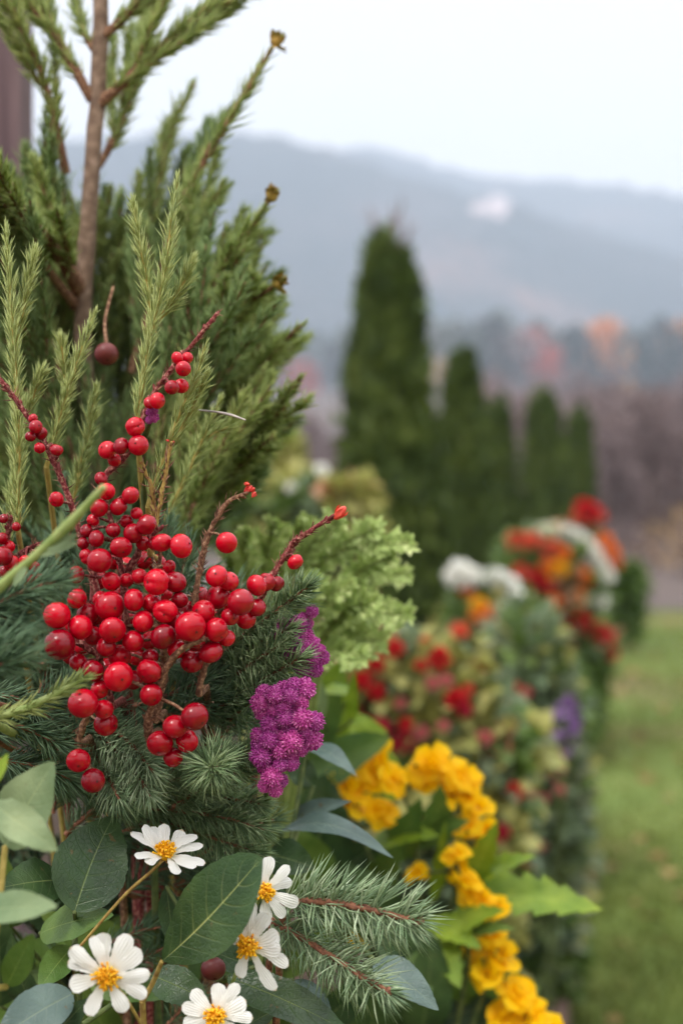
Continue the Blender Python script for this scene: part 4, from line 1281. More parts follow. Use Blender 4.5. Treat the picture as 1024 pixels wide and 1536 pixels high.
# ---------------------------------------------------------------- berries
def berry_mesh(name, seed, mat, cleft=0.0, wrinkle=0.0):
    r2 = np.random.default_rng(seed)
    a, b, c = r2.normal(0, .03, 3)
    def f(V):
        V = V * (1 + a * V[:, 0:1] * V[:, 1:2] + b * V[:, 2:3] ** 2 - .05 * np.exp(-((V[:, 2:3] - 1) / .12) ** 2))
        if cleft:
            V = V * (1 - cleft * np.exp(-(V[:, 0:1] / .16) ** 2) * (V[:, 1:2] < 0.55) )
        if wrinkle:
            V = V * (1 + wrinkle * np.sin(V[:, 0:1] * 7 + 2 * np.sin(V[:, 2:3] * 4)) * np.cos(V[:, 1:2] * 6 + V[:, 2:3] * 3))
        return V * np.array((1.0, 1.0, .94 + c))
    g = G()
    V, q, t = ball(18, 26, f)
    g.add(V, q); n0 = 0
    f2 = np.array(t)
    g.L.append(f2.ravel()); g.T.append(np.full(len(f2), 3)); g.M.append(np.zeros(len(f2), int)); g.UV.append(np.zeros((f2.size, 2)))
    # calyx: a small dark five pointed remnant
    for k in range(5):
        an = k * 1.2566
        e = np.array((math.cos(an), math.sin(an), 0))
        s = np.array((-math.sin(an), math.cos(an), 0))
        z = np.array((0, 0, .88))
        g.add([z + s * .04, z + e * .17 + np.array((0, 0, .035)), z - s * .04, z + np.array((0, 0, .05))], [(0, 1, 3), (1, 2, 3)], 1)
    return g.mesh(name, [M[mat], M['calyx']])
BERRY = [berry_mesh('berry_plain', 1, 'berry'), berry_mesh('berry_flattened', 2, 'berry'), berry_mesh('berry_round', 5, 'berry'), berry_mesh('berry_creased', 4, 'berry', .10), berry_mesh('berry_shrivelled', 6, 'berry', .05, .05), berry_mesh('berry_dented', 9, 'berry', .14, .02)]
MAROON = berry_mesh('maroon_berry', 8, 'maroon')

def stipule(g, p, n, size, mat):
    """little scales and bud stumps that roughen a twig"""
    for k in range(n):
        i = rng.integers(1, len(p) - 1)
        t = unit(p[i + 1] - p[i - 1]); s, b = perp(t); a = rng.uniform(0, 6.28)
        d = unit(t * .8 + (math.cos(a) * s + math.sin(a) * b) * .7)
        L = size * rng.uniform(.5, 1.3)
        tube(g, [p[i], p[i] + d * L * .6, p[i] + d * L], [size * .34, size * .3, size * .08], 5, mat)

ALLB = []
def berry_branch(label, stems, berries, d, stemmat='redtwig', r=.0011, buds=(), rough=10, to_ground=True, fz=0.0, group='branches of red berries'):
    """stems: pixel lines (first is the leader); berries: (px, py, radius px[, depth])"""
    p0 = path(stems[0], d, d)
    base = np.array((p0[0][0] * .6 + ROOT_C[0] * .4, d + .12, 0)); base[2] = soil(base[0], base[1])
    root = thing('berry_branch', label, 'berries', base, group)
    g = G(); allp = []
    for k, ln in enumerate(stems):
        p = path(ln, d + .006 - fz * .3, d - fz, 30)
        p = p + np.cumsum(rng.normal(0, .00012, p.shape), axis=0)
        if k == 0 and to_ground:
            tube(g, spline([base, (p[0][0] * .8 + base[0] * .2, d + .105, p[0][2] * .7 + base[2] * .3), p[0] + (0, .03, -.006), p[0]], 14), [r * 1.6, r * 1.3], 7)
        tube(g, p, [r * 1.2, r, r * .65], 8, 0, .16)
        stipule(g, p, int(rough * plen(p) / .05), r * 2.0, 0)
        allp.append(p)
    pts = np.vstack(allp)
    for bq in berries:
        px, py, rad = bq[:3]
        rad = rad * 1.06
        dd = bq[3] if len(bq) > 3 else d - .010 - (rad - 14) * .0008
        rw = rad / F * dd
        c = P(px, py, dd)
        # push back until it clears the berries already set
        for _ in range(60):
            hit = False
            for (c2, r2) in ALLB:
                if np.linalg.norm(c - c2) < (rw + r2) * .93:
                    c = P(px, py, c[1] + .0012); hit = True
            if not hit: break
        ALLB.append((c, rw))
        i = np.argmin(np.linalg.norm((pts - c) * (1, .6, 1) + (0, 0, .002), axis=1))
        v = unit(c - pts[i])
        tube(g, spline([pts[i], (pts[i] + c) / 2 + rng.normal(0, .001, 3) + (0, 0, .0015), c - v * rw * .9], 6), [r * .55, r * .42], 5)
        face = unit(np.array((v[0], v[1] * .5 - .25, v[2] * .8 - .3)) + rng.normal(0, .45, 3))
        qq = Vector(face).to_track_quat('Z', 'Y')
        put('berry', BERRY[rng.choice(6, p=(.28, .24, .22, .1, .08, .08))], root, c, qq @ Quaternion((0, 0, 1), rng.uniform(0, 6.28)), (rw * rng.uniform(.95, 1.05), rw * rng.uniform(.93, 1.03), rw * rng.uniform(.9, 1.06)))
    st = g.build('stem', M[stemmat], root)
    gd = G()
    for p in allp:
        clothe(gd, p, .0036, .00042, rough * 90, 48, 30, 0.0, bend=.5, jit=22)
    gd.build('dried_scales', M['dried'], root)
    for (px, py, sz, cnt) in buds:
        for k in range(cnt):
            gb = G()
            tip = P(px, py, d) + rng.normal(0, sz / F * d * .55, 3) * (cnt > 1)
            ax = unit(np.array((.6, -.1, .7)) + rng.normal(0, .5, 3) * (cnt > 1))
            s, b = perp(ax)
            rr_ = sz / F * d * (.5 if cnt > 1 else 1)
            V, q, t = ball(8, 10)
            Vv = V[:, 0:1] * s * .62 + V[:, 1:2] * b * .62 + V[:, 2:3] * ax * (1.35)
            n0 = gb.n
            gb.add(tip + Vv * rr_ * (1 - .25 * np.clip(V[:, 2:3], 0, 1)), q)
            f2 = np.array(t); gb.L.append(f2.ravel()); gb.T.append(np.full(len(f2), 3)); gb.M.append(np.zeros(len(f2), int)); gb.UV.append(np.zeros((f2.size, 2)))
            for m in range(4):
                an = m * 1.57
                e = math.cos(an) * s + math.sin(an) * b
                cards(gb, (tip - ax * rr_ * 1.1 + e * rr_ * .35)[None], (ax + e * .35)[None], e[None], np.array([rr_ * 1.9]), np.array([rr_ * .8]), 0)
            gb.build('bud', M['budred'], root)
    return root

berry_branch('slender dark red twig of small berries that climbs to the upper right before the conifer',
             [[(140, 900), (150, 740), (185, 690), (205, 655), (240, 580), (290, 520), (327, 474)]],
             [(266, 537, 9), (281, 537, 9), (275, 553, 11), (258, 581, 11), (272, 579, 11), (236, 601, 12), (225, 604, 9), (203, 640, 14), (208, 668, 15), (182, 669, 13), (161, 675, 14), (152, 718, 10), (172, 690, 10)], .502, rough=26)
berry_branch('red twig with a few dull berries leaning in from the left edge',
             [[(150, 900), (130, 830), (105, 745), (82, 690), (45, 630), (0, 570), (-20, 545)]],
             [(54, 640, 10), (62, 650, 10), (85, 675, 10), (60, 672, 8), (50, 628, 7), (85, 749, 12), (46, 655, 8)], .497, rough=24)
berry_branch('upright twig with orange red bud tips and one berry beside it',
             [[(292, 905), (300, 860), (312, 810), (340, 757), (372, 737)]], [(340, 814, 16)], .5, 'twig', .0010,
             [(376, 735, 9, 7)], rough=18)
berry_branch('right hand twig ending in a single pointed red bud',
             [[(372, 935), (395, 890), (440, 818), (475, 790), (505, 770)], [(430, 838), (436, 818), (444, 806)]],
             [(443, 843, 12), (385, 878, 15), (400, 873, 14), (415, 876, 12), (386, 911, 13), (369, 929, 15)], .5, 'redtwig', .0011,
             [(511, 768, 11, 1)], rough=18)
berry_branch('straw coloured bare twigs with a tiny red bud tip among the upper berries',
             [[(225, 830), (235, 780), (248, 720), (259, 668)], [(232, 790), (222, 730), (210, 690)]], [], .492, 'strawtwig', .0008,
             [(259, 662, 5, 2)], rough=22)
big = 'dense cluster of glossy red berries'
berry_branch('upper part of the dense red berry cluster, under the climbing twig',
             [[(190, 960), (185, 880), (170, 800), (155, 745)], [(185, 870), (215, 810), (240, 785)]],
             [(150, 841, 18), (182, 821, 16), (196, 743, 13), (178, 760, 13), (149, 762, 13), (160, 737, 13), (220, 787, 15), (200, 800, 14), (167, 872, 14), (190, 870, 11), (145, 808, 12), (130, 796, 10), (170, 795, 11), (115, 862, 13), (215, 815, 11), (190, 782, 10), (232, 815, 11), (130, 835, 11), (140, 780, 9), (205, 770, 9), (125, 815, 9)], .492)
berry_branch('left part of the dense red berry cluster, with the largest berries',
             [[(170, 1060), (150, 980), (135, 920), (120, 880)], [(150, 980), (110, 960), (80, 940)]],
             [(86, 923, 20), (90, 967, 22), (121, 941, 19), (132, 921, 16), (116, 898, 15), (169, 945, 20), (165, 909, 21), (141, 954, 15), (160, 970, 15), (150, 898, 12), (180, 984, 17), (118, 994, 13), (178, 1015, 21), (140, 1006, 17), (105, 985, 12), (145, 930, 12)], .488)
berry_branch('middle of the dense red berry cluster, around the brown forked twig',
             [[(235, 1080), (250, 1000), (240, 930), (235, 880), (240, 830)], [(250, 1000), (280, 965), (305, 955)]],
             [(235, 873, 19), (263, 873, 16), (209, 864, 11), (201, 900, 17), (228, 905, 15), (248, 917, 18), (215, 932, 16), (245, 955, 19), (200, 962, 16), (286, 940, 22), (265, 932, 16), (265, 974, 15), (272, 819, 18), (243, 814, 15), (224, 1007, 18), (227, 1042, 17), (254, 850, 10), (270, 900, 12), (226, 985, 12)] + [(x, y, 14, .512) for x, y in ((190, 925), (225, 960), (270, 955), (180, 890), (150, 925), (205, 985), (245, 890), (295, 965), (190, 850), (215, 840), (170, 840), (300, 895), (280, 915), (330, 925), (345, 900), (125, 970), (100, 940), (160, 1000), (200, 1020), (310, 955), (150, 870), (235, 845))], .488, 'twig')
berry_branch('right part of the dense red berry cluster, beside the spruce tip',
             [[(300, 1040), (310, 980), (330, 920), (345, 880)]],
             [(325, 864, 16), (343, 872, 15), (327, 895, 19), (361, 903, 19), (305, 918, 18), (325, 945, 18), (340, 957, 13), (316, 978, 18), (288, 992, 17), (300, 945, 12), (345, 925, 13)], .488, 'twig')
berry_branch('low hanging bunch of five red berries below the cluster',
             [[(225, 1110), (222, 1085), (235, 1040), (262, 985), (305, 962)]],
             [(292, 1075, 20), (263, 1090, 18), (240, 1115, 20), (281, 1112, 17), (260, 1136, 14)], .486, 'twig', .0013, fz=.016)
berry_branch('trailing stalk of berries at the lower left, ending in two loose ones',
             [[(118, 1120), (125, 1090), (140, 1050), (150, 1010)], [(118, 1120), (122, 1138), (135, 1155)]],
             [(125, 1055, 22), (156, 1064, 14), (159, 1086, 18), (150, 1034, 13), (118, 1141, 18), (140, 1171, 18)], .486, 'twig')
berry_branch('small dark red berries and buds crowded at the left edge',
             [[(10, 900), (15, 850), (8, 800), (12, 770)], [(15, 850), (40, 825), (60, 815)]],
             [(5, 834, 14), (18, 845, 12), (3, 808, 9), (14, 820, 9), (25, 790, 7), (6, 778, 7), (38, 842, 9), (52, 850, 8), (30, 860, 9), (60, 868, 8), (8, 858, 10), (46, 868, 7)], .515, rough=30)

def loose_berry(px, py, rad, d, label, mesh, stem):
    rw = rad / F * d
    c = P(px, py, d)
    root = thing('dark_berry', label, 'berry', c)
    put('fruit', mesh, root, c, Vector((.2, -.7, -.6)).to_track_quat('Z', 'Y'), rw)
    g = G(); tube(g, path([(px, py - rad * .8)] + stem, d, d + .02, 10), [.0008, .0006], 6); g.build('stalk', M['twig'], root)
loose_berry(160, 531, 18, .585, 'brownish red berry hanging inside the conifer', MAROON, [(158, 480), (170, 430)])
loose_berry(320, 1453, 19, .49, 'dark maroon berry low between the daisies and the big leaf', MAROON, [(322, 1405), (330, 1380)])

# thin grass strand
g = G(); tube(g, path([(268, 626), (288, 616), (318, 617), (345, 622), (368, 630)], .525, .5, 18), [.0002, .0003, .0004, .00055, .0003], 6)
o = g.build('grass_strand', noisy('dry_strand', C(150, 142, 140), C(190, 180, 170), 200, .6), origin=P(288, 616, .505))
tag(o, 'thin pale dry strand caught on the conifer needles', 'grass strand')

# out of focus green stem crossing at the left
def near_stem():
    root = thing('green_stem', 'out of focus pale green stem crossing in front of the berries at the left edge', 'stem', P(-60, 940, .40) * (1, 1, 0) + (0, 0, .45))
    p = path([(-70, 940), (0, 880), (60, 828), (110, 780), (156, 730)], .405, .385, 24)
    g = G(); tube(g, spline([(p[0][0] - .02, .42, .38), (p[0][0] - .01, .41, .55), p[0]], 8), [.0018, .0016], 8)
    tube(g, p, [.0017, .0016, .0012, .0015, .0009], 10, 0, .03); g.build('stalk', M['greenstem'], root)
    for (bx, by, tx, ty, w) in ((95, 795, 92, 765, 8), (70, 825, 118, 800, 16), (40, 850, 20, 880, 14), (60, 835, 120, 812, 10)):
        g = G(); blade(g, P(bx, by, .393), P(tx, ty, .392), w / F * .39, (0, -1, .3), nu=5, nv=10); g.build('leaf', M['leaf_pale'], root)
near_stem()

# ---------------------------------------------------------------- spruce boughs
def spruce(label, shoots, d, mat='spruce', nl=.0135, nw=.00055, per=8000, stem='firtwig', r=.0011, ang=48, flat=None, flatk=0, bud=False, dd=0.0, group='spruce boughs round the berries', name='spruce_bough', droop=.1):
    p0 = path(shoots[0], d + dd, d)
    base = np.array((p0[0][0] * .7 + ROOT_C[0] * .3, max(d + .12, .66), 0)); base[2] = soil(base[0], base[1])
    root = thing(name, label, 'spruce bough', base, group)
    for k, ln in enumerate(shoots):
        p = path(ln, d + dd + .003 * (k % 3), d + .003 * (k % 3), 24)
        g = G(); gn = G()
        if k == 0: tube(g, spline([base, (p[0][0], base[1] - .01, p[0][2] * .75 + base[2] * .25), p[0]], 12), [r * 1.2, r], 6)
        tube(g, p, [r * .9, r * .75, r * .5], 7, 0, .12)
        clothe(gn, p, nl, nw, per, ang, 16, 0.0, flat, flatk, .14, .7, droop=droop)
        st = g.build('shoot', M[stem], root)
        gn.build('needles', M[mat], st)
        if bud:
            gb = G()
            t = unit(p[-1] - p[-3])
            for q in range(3):
                add_ball(gb, p[-1] + rng.normal(0, .0006, 3), .0013, 6, 8)
            gb.build('bud', M['firtwig'], st)
    return root
SP = spruce
SP('spruce tip pointing up right of the berries, nearest the magenta flowers', [[(300, 1010), (370, 950), (430, 905), (462, 880)], [(330, 1000), (390, 965), (430, 945)]], .505, dd=.03)
SP('spruce bough pointing right just above the lower magenta flower', [[(300, 1080), (360, 1040), (410, 1010), (448, 988)], [(320, 1040), (370, 1000), (420, 968)], [(330, 1090), (370, 1060), (400, 1040)]], .505, dd=.03)
SP('spruce bough with bristling needles below the hanging bunch of berries', [[(220, 1190), (290, 1160), (350, 1140), (385, 1120)], [(260, 1210), (310, 1180), (372, 1150)]], .51, dd=.02)
SP('spruce shoot pointing straight out, its needles like a star', [[(305, 1140), (318, 1152)], [(330, 1130), (322, 1160)]], .47, dd=.04, ang=62, per=5200)
SP('drooping grey spruce tuft right of the two loose berries', [[(130, 1090), (170, 1120), (205, 1160), (225, 1195)], [(150, 1090), (190, 1110), (232, 1160)], [(140, 1120), (160, 1160), (180, 1200)]], .495, 'glauc', dd=.03)
SP('wide spruce bough over the upper daisy', [[(170, 1210), (250, 1215), (330, 1225), (395, 1245)], [(230, 1230), (300, 1250), (385, 1280)], [(240, 1200), (310, 1195), (390, 1205)]], .52, dd=.03)
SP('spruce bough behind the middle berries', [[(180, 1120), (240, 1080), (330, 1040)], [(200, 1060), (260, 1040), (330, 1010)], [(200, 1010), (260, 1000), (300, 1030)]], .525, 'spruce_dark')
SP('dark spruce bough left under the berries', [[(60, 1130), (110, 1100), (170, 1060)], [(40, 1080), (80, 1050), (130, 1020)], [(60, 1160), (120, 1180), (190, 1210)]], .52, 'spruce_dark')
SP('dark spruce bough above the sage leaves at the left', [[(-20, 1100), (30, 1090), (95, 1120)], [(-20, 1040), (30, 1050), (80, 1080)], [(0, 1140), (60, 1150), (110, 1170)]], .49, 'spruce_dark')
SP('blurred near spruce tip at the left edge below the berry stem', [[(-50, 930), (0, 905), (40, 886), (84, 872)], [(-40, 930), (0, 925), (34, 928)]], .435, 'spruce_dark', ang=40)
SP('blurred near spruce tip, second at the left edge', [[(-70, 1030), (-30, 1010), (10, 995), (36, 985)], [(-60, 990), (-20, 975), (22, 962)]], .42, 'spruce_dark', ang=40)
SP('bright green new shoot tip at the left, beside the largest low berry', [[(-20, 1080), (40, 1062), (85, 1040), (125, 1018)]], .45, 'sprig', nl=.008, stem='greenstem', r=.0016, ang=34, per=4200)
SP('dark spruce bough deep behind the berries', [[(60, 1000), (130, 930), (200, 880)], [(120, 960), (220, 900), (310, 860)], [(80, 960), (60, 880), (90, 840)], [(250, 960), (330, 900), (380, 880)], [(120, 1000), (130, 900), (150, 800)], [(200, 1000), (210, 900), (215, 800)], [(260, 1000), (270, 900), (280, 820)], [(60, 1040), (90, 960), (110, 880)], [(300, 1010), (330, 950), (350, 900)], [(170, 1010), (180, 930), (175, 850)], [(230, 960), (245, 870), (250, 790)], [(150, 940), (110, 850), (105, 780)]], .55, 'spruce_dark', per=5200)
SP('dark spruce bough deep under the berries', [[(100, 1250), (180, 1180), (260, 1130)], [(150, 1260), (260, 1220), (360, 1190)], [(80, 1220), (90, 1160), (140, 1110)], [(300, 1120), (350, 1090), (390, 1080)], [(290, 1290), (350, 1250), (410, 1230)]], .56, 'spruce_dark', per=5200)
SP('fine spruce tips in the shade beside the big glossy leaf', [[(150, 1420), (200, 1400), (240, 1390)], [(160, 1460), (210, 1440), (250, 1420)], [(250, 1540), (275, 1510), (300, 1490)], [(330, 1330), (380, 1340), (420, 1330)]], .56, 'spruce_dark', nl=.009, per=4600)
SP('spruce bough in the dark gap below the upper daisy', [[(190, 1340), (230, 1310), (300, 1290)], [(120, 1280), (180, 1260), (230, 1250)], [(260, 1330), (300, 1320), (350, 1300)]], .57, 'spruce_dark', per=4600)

# the two frosted fir shoots at the lower right
def fir(label, line, d0, d1, nl, r, up, seed):
    p = path(line, d0, d1, 30)
    base = np.array((p[0][0] - .03, .58, 0)); base[2] = soil(base[0], .58)
    root = thing('fir_shoot', label, 'fir shoot', base, 'frosted fir shoots with russet stems')
    g = G()
    tube(g, spline([base, (base + p[0]) / 2 + (.005, 0, .0), p[0]], 8), [r * 1.3, r], 7)
    tube(g, p, [r, r * .95, r * .85], 10, 0, .14); stipule(g, p, 60, r * .8, 0)
    st = g.build('stem', M['firtwig'], root)
    gn = G()
    flat = np.array((0, 1, 0.0))
    clothe(gn, p, nl, .00068, 5200, 56, 20, 0.0, flat, .66, .13, .6, jit=6)
    clothe(gn, p, nl * .8, .00062, 1500, 40, 20, 0.0, None, 0, .2, .6, jit=14)
    gn.build('needles', M['glauc'], st)
    gb = G()
    for q in range(7):
        a = unit(unit(p[-1] - p[-3]) + rng.normal(0, .4, 3))
        add_ball(gb, p[-1] + a * r * 1.0, r * .8, 6, 8)
    gb.build('bud', M['firtwig'], st)
fir('upper frosted fir shoot with russet stem, pointing right over the yellow flowers', [(425, 1352), (480, 1352), (545, 1362), (600, 1376), (626, 1382)], .49, .465, .0178, .0013, 1, 1)
fir('lower frosted fir shoot with russet stem, slanting down to the right', [(408, 1380), (455, 1408), (505, 1440), (555, 1472), (580, 1487)], .495, .468, .0165, .0012, 1, 2)

# ---------------------------------------------------------------- magenta flowers
def knob_mesh():
    g = G()
    add_ball(g, (0, 0, 0), .82, 8, 12)
    d = unit(fib(170) + rng.normal(0, .05, (170, 3)))
    for v in d:
        s, b = perp(v)
        r = rng.uniform(.07, .12); h = rng.uniform(.9, 1.12)
        V = [v * .76 + s * r, v * .76 + b * r, v * .76 - s * r, v * .76 - b * r,
             v * h * .95 + s * r * .9, v * h * .95 + b * r * .9, v * h * .95 - s * r * .9, v * h * .95 - b * r * .9, v * (h + .05)]
        g.add(V, [(0, 1, 5, 4), (1, 2, 6, 5), (2, 3, 7, 6), (3, 0, 4, 7)])
        f2 = np.array(((4, 5, 8), (5, 6, 8), (6, 7, 8), (7, 4, 8))) + g.n - 9
        g.L.append(f2.ravel()); g.T.append(np.full(4, 3)); g.M.append(np.zeros(4, int)); g.UV.append(np.zeros((12, 2)))
    return g.mesh('granular_floret', M['purple'], smooth=False)
KNOB = knob_mesh()
def magenta(label, heads, d, stem):
    p = path(stem, d + .03, d + .008, 16)
    base = np.array((p[0][0], d + .1, soil(p[0][0], d + .1)))
    root = thing('magenta_flower', label, 'flower', base, 'granular magenta flowers')
    g = G(); tube(g, np.vstack((spline([base, (base + p[0]) / 2, p[0]], 8)[:-1], p)), [.0016, .0013, .001], 7)
    for (px, py, r, dz) in heads:
        c = P(px, py, d + dz); i = np.argmin(np.linalg.norm(p - c, axis=1))
        tube(g, [p[i], (p[i] + c) / 2 + (0, .001, 0), c], [.0006, .0005], 5)
    g.build('stem', M['darkstem'], root)
    for (px, py, r, dz) in heads:
        put('floret', KNOB, root, P(px, py, d + dz), rquat(), r / F * d)
def pack(poly, r, seed, n):
    """pack floret heads in a lobed outline, bulging toward the middle"""
    r2 = np.random.default_rng(seed); out = []
    for _ in range(4000):
        bx, by, br = poly[r2.integers(len(poly))]
        a = r2.uniform(0, 6.28); q = br * math.sqrt(r2.uniform(0, 1))
        x, y = bx + q * math.cos(a), by + q * math.sin(a)
        rr_ = r * r2.uniform(.8, 1.25)
        if all(math.hypot(x - o[0], y - o[1]) > .52 * (rr_ + o[2]) for o in out):
            out.append((x, y, rr_, -.006 * max(0, 1 - q / br) + r2.uniform(0, .003)))
        if len(out) >= n: break
    return out
magenta('larger magenta granular flower head hanging right of the spruce, lower of the two', pack([(415, 1050, 22), (440, 1045, 22), (450, 1085, 22), (425, 1080, 26), (405, 1075, 12), (405, 1110, 20), (430, 1115, 22), (412, 1145, 16), (408, 1170, 14), (425, 1140, 14), (465, 1080, 8), (460, 1105, 10), (395, 1060, 10), (395, 1130, 10)], 14, 1, 84), .499, [(400, 1220), (405, 1160), (420, 1090), (430, 1050)])
magenta('upper magenta granular flower head, partly behind the spruce tip', pack([(445, 950, 16), (455, 975, 20), (470, 985, 14), (430, 945, 12), (462, 1000, 12), (450, 935, 10)], 11, 2, 34) + [(468, 917, 10, .0), (462, 935, 9, .002), (455, 925, 7, 0), (425, 945, 10, 0), (432, 962, 11, 0), (480, 975, 9, 0)], .512, [(400, 1040), (430, 1000), (452, 960), (466, 925)])
magenta('tiny magenta tuft on the climbing berry twig', [(226, 618, 7, 0), (231, 626, 8, .001), (224, 630, 6, .001), (233, 616, 5, 0)], .5, [(215, 660), (222, 640), (228, 622)])

# ---------------------------------------------------------------- daisies
def petal_profile(v):
    return np.clip(.36 + .72 * np.sin(math.pi * np.clip(v, 0, 1) ** .95 * .58) ** 1.3, 0, 1.1) * np.sqrt(np.clip(1 - np.clip((v - .72) / .28, 0, 1) ** 2, 0, 1))
def daisy(label, px, py, rad, d, nrm, petals, stem, eye=.30, roll=0.0, seed=0, dd_stem=.03):
    """petals: list of (angle deg, length factor, lift)"""
    global rng
    c = P(px, py, d)
    R_ = rad / F * d * .95
    eye = eye * .84
    nrm = unit(np.array(nrm, float))
    st = path([(px, py)] + stem, d, d + dd_stem, 20)
    root = thing('daisy', label, 'daisy', c, 'white daisies with golden centres')
    up = np.array((0, 0, 1.0)); sx = unit(np.cross(up, nrm)) * -1; sy = unit(np.cross(sx, nrm)) * -1
    if sy[2] < 0: sy = -sy
    if sx[0] < 0: sx = -sx
    for (ang, lf, lift) in petals:
        a = R(ang)
        e = math.cos(a) * sx + math.sin(a) * sy
        dirn = unit(e + nrm * lift)
        b = c + e * R_ * eye * .55 + nrm * R_ * .02
        L = R_ * lf * rng.uniform(.92, 1.06) - R_ * eye * .4
        dirn = unit(dirn + rng.normal(0, .07, 3))
        g = G()
        blade(g, b, b + dirn * L, R_ * .37 * rng.uniform(.8, 1.12), nrm - e * lift, petal_profile, 9, 16, -.12 + rng.normal(0, .1), rng.uniform(-.06, .08), rng.uniform(.0, .14), .05, side=rng.normal(0, .05), noise=.02)
        g.build('petal', M['white_petal'], root)
    g = G()
    add_ball(g, c + nrm * R_ * .02, R_ * eye * .62, 8, 12)
    k = 90
    v = fib(k, .0); v = v[:, 0:1] * sx + v[:, 1:2] * sy + v[:, 2:3] * nrm
    for q in range(k):
        bs = c + v[q] * R_ * eye * .55
        h = R_ * eye * rng.uniform(.2, 1.0)
        dq = unit(v[q] + nrm * .9 + rng.normal(0, .25, 3))
        tube(g, [bs, bs + dq * h * .7, bs + dq * h], [R_ * .026, R_ * .024, R_ * .032], 5)
    g.build('flower_centre', M['daisy_eye'], root)
    g = G(); tube(g, np.vstack((c - nrm * R_ * .05, st[1:])), [R_ * .05, R_ * .045], 7); 
    n = 8
    cards(g, np.tile(c - nrm * R_ * .12, (n, 1)), np.array([math.cos(q) * sx + math.sin(q) * sy + nrm * .1 for q in np.linspace(0, 5.5, n)]), np.tile(nrm, (n, 1)), R_ * .38, R_ * .14)
    g.build('stem', M['strawtwig'] if seed % 2 else M['greenstem'], root)
daisy('half closed daisy seen from the side below the spruce, highest of the daisies', 248, 1282, 54, .485, (.2, -.36, .9),
      [(150, 1.15, .55), (120, 1.05, .8), (95, 1.0, .8), (72, 1.0, .75), (45, 1.0, .45), (20, 1.1, .25), (2, 1.1, .15), (-25, 1.15, .0), (-75, .8, -.2), (178, .9, .2), (205, .75, .1), (-48, 1.0, -.1)], [(235, 1300), (185, 1345), (120, 1420)], .36, seed=1, dd_stem=.0)
daisy('daisy turned right, half hidden behind the big glossy leaf', 396, 1337, 58, .475, (.45, -1, .15),
      [(115, 1.0, .1), (82, .95, .15), (40, .9, .1), (10, .95, .05), (-20, 1.1, 0), (-48, 1.0, 0), (-80, .85, 0), (150, .8, .1), (190, .7, .1)], [(380, 1370), (360, 1440)], .28, seed=2)
daisy('daisy with long narrow petals beside the fir stems', 374, 1419, 66, .462, (-.28, -1, .12),
      [(92, 1.15, .1), (60, .85, .1), (28, .8, .1), (2, .85, .1), (-24, 1.0, .05), (-55, 1.25, .0), (-100, .8, .1), (152, .85, .15), (118, .7, .2)], [(350, 1470), (330, 1540)], .32, seed=4)
daisy('largest daisy, facing out at the lower left', 160, 1464, 68, .44, (.05, -1, .12),
      [(92, 1.02, .1), (60, 1.0, .12), (36, .98, .1), (6, 1.0, .1), (-22, .98, .08), (-62, .9, .05), (-112, .9, .05), (-166, .9, .1), (168, 1.0, .1), (140, 1.0, .12), (112, .9, .12)], [(190, 1500), (225, 1560)], .33, seed=3)
daisy('daisy cut off by the lower edge of the picture', 324, 1524, 60, .455, (-.05, -1, .2),
      [(85, .85, .1), (55, .95, .1), (25, .9, .1), (-5, .9, .1), (-40, .9, .1), (130, .95, .1), (160, .95, .1), (195, .9, .1), (230, .9, .1), (-80, .9, .1)], [(330, 1560), (340, 1600)], .32, seed=6)

# ---------------------------------------------------------------- broad leaves
ovate = lambda v: np.sin(math.pi * np.clip(v, 0, 1) ** .8) ** .75
obovate = lambda v: np.sin(math.pi * np.clip(v, 0, 1) ** 1.25) ** .65
lance = lambda v: np.sin(math.pi * np.clip(v, 0, 1) ** .75) ** .9
def leafy(name, label, base_px, d, leaves, stemmat, cat='leaf', group=None, stem_r=.0011):
    """leaves: (base, tip, width px, d base, d tip, normal, material, profile, options)"""
    bx = P(base_px[0], base_px[1], d)
    b0 = np.array((bx[0], max(d + .05, .5), 0)); b0[2] = soil(b0[0], b0[1])
    root = thing(name, label, cat, b0, group)
    g = G()
    tube(g, spline([b0, (b0 + bx) / 2 + (0, .01, 0), bx], 10), [stem_r * 1.3, stem_r], 7)
    for (bp, tp, w, da, db, nrm, mat, prof, kw) in leaves:
        b, t = P(bp[0], bp[1], da), P(tp[0], tp[1], db)
        if np.linalg.norm(b - bx) > .002:
            tube(g, spline([bx, (bx + b) / 2 + (0, .002, -.001), b], 8), [stem_r * .9, stem_r * .7], 6)
        gl = G()
        blade(gl, b, t, w / F * (da + db) / 2, nrm, prof, 13, 30, noise=.008, **kw)
        o = gl.build('leaf', M[mat], root)
    g.build('stem', M[stemmat], root)
    return root
def K(fold=.15, arch=.0, curl=.0, ripple=.045, side=0.0): return dict(fold=fold, arch=arch, curl=curl, ripple=ripple, side=side)
leafy('glossy_leaf', 'large glossy green leaf with a pale midrib beside the half hidden daisy', (214, 1502), .475,
      [((243, 1442), (386, 1286), 118, .468, .45, (-.35, -1, .45), 'leaf_mid', obovate, K(.10, .05, .05, .02, .05))], 'strawtwig')
leafy('dark_leaf_plant', 'dull dark green leaves left of the upper daisy', (112, 1400), .53,
      [((112, 1368), (172, 1222), 112, .50, .515, (.25, -1, .35), 'leaf_dark', ovate, K(.12, .03, .08, .02, -.03)),
       ((95, 1320), (0, 1330), 70, .51, .49, (-.1, -1, .5), 'leaf_dark', ovate, K(.1, .05, .05)),
       ((60, 1400), (165, 1370), 62, .52, .5, (0, -1, .8), 'leaf_olive', ovate, K(.1, .05, .05)),
       ((110, 1420), (60, 1480), 50, .52, .5, (0, -1, .6), 'leaf_olive', ovate, K(.1, .05, .05))], 'darkstem')
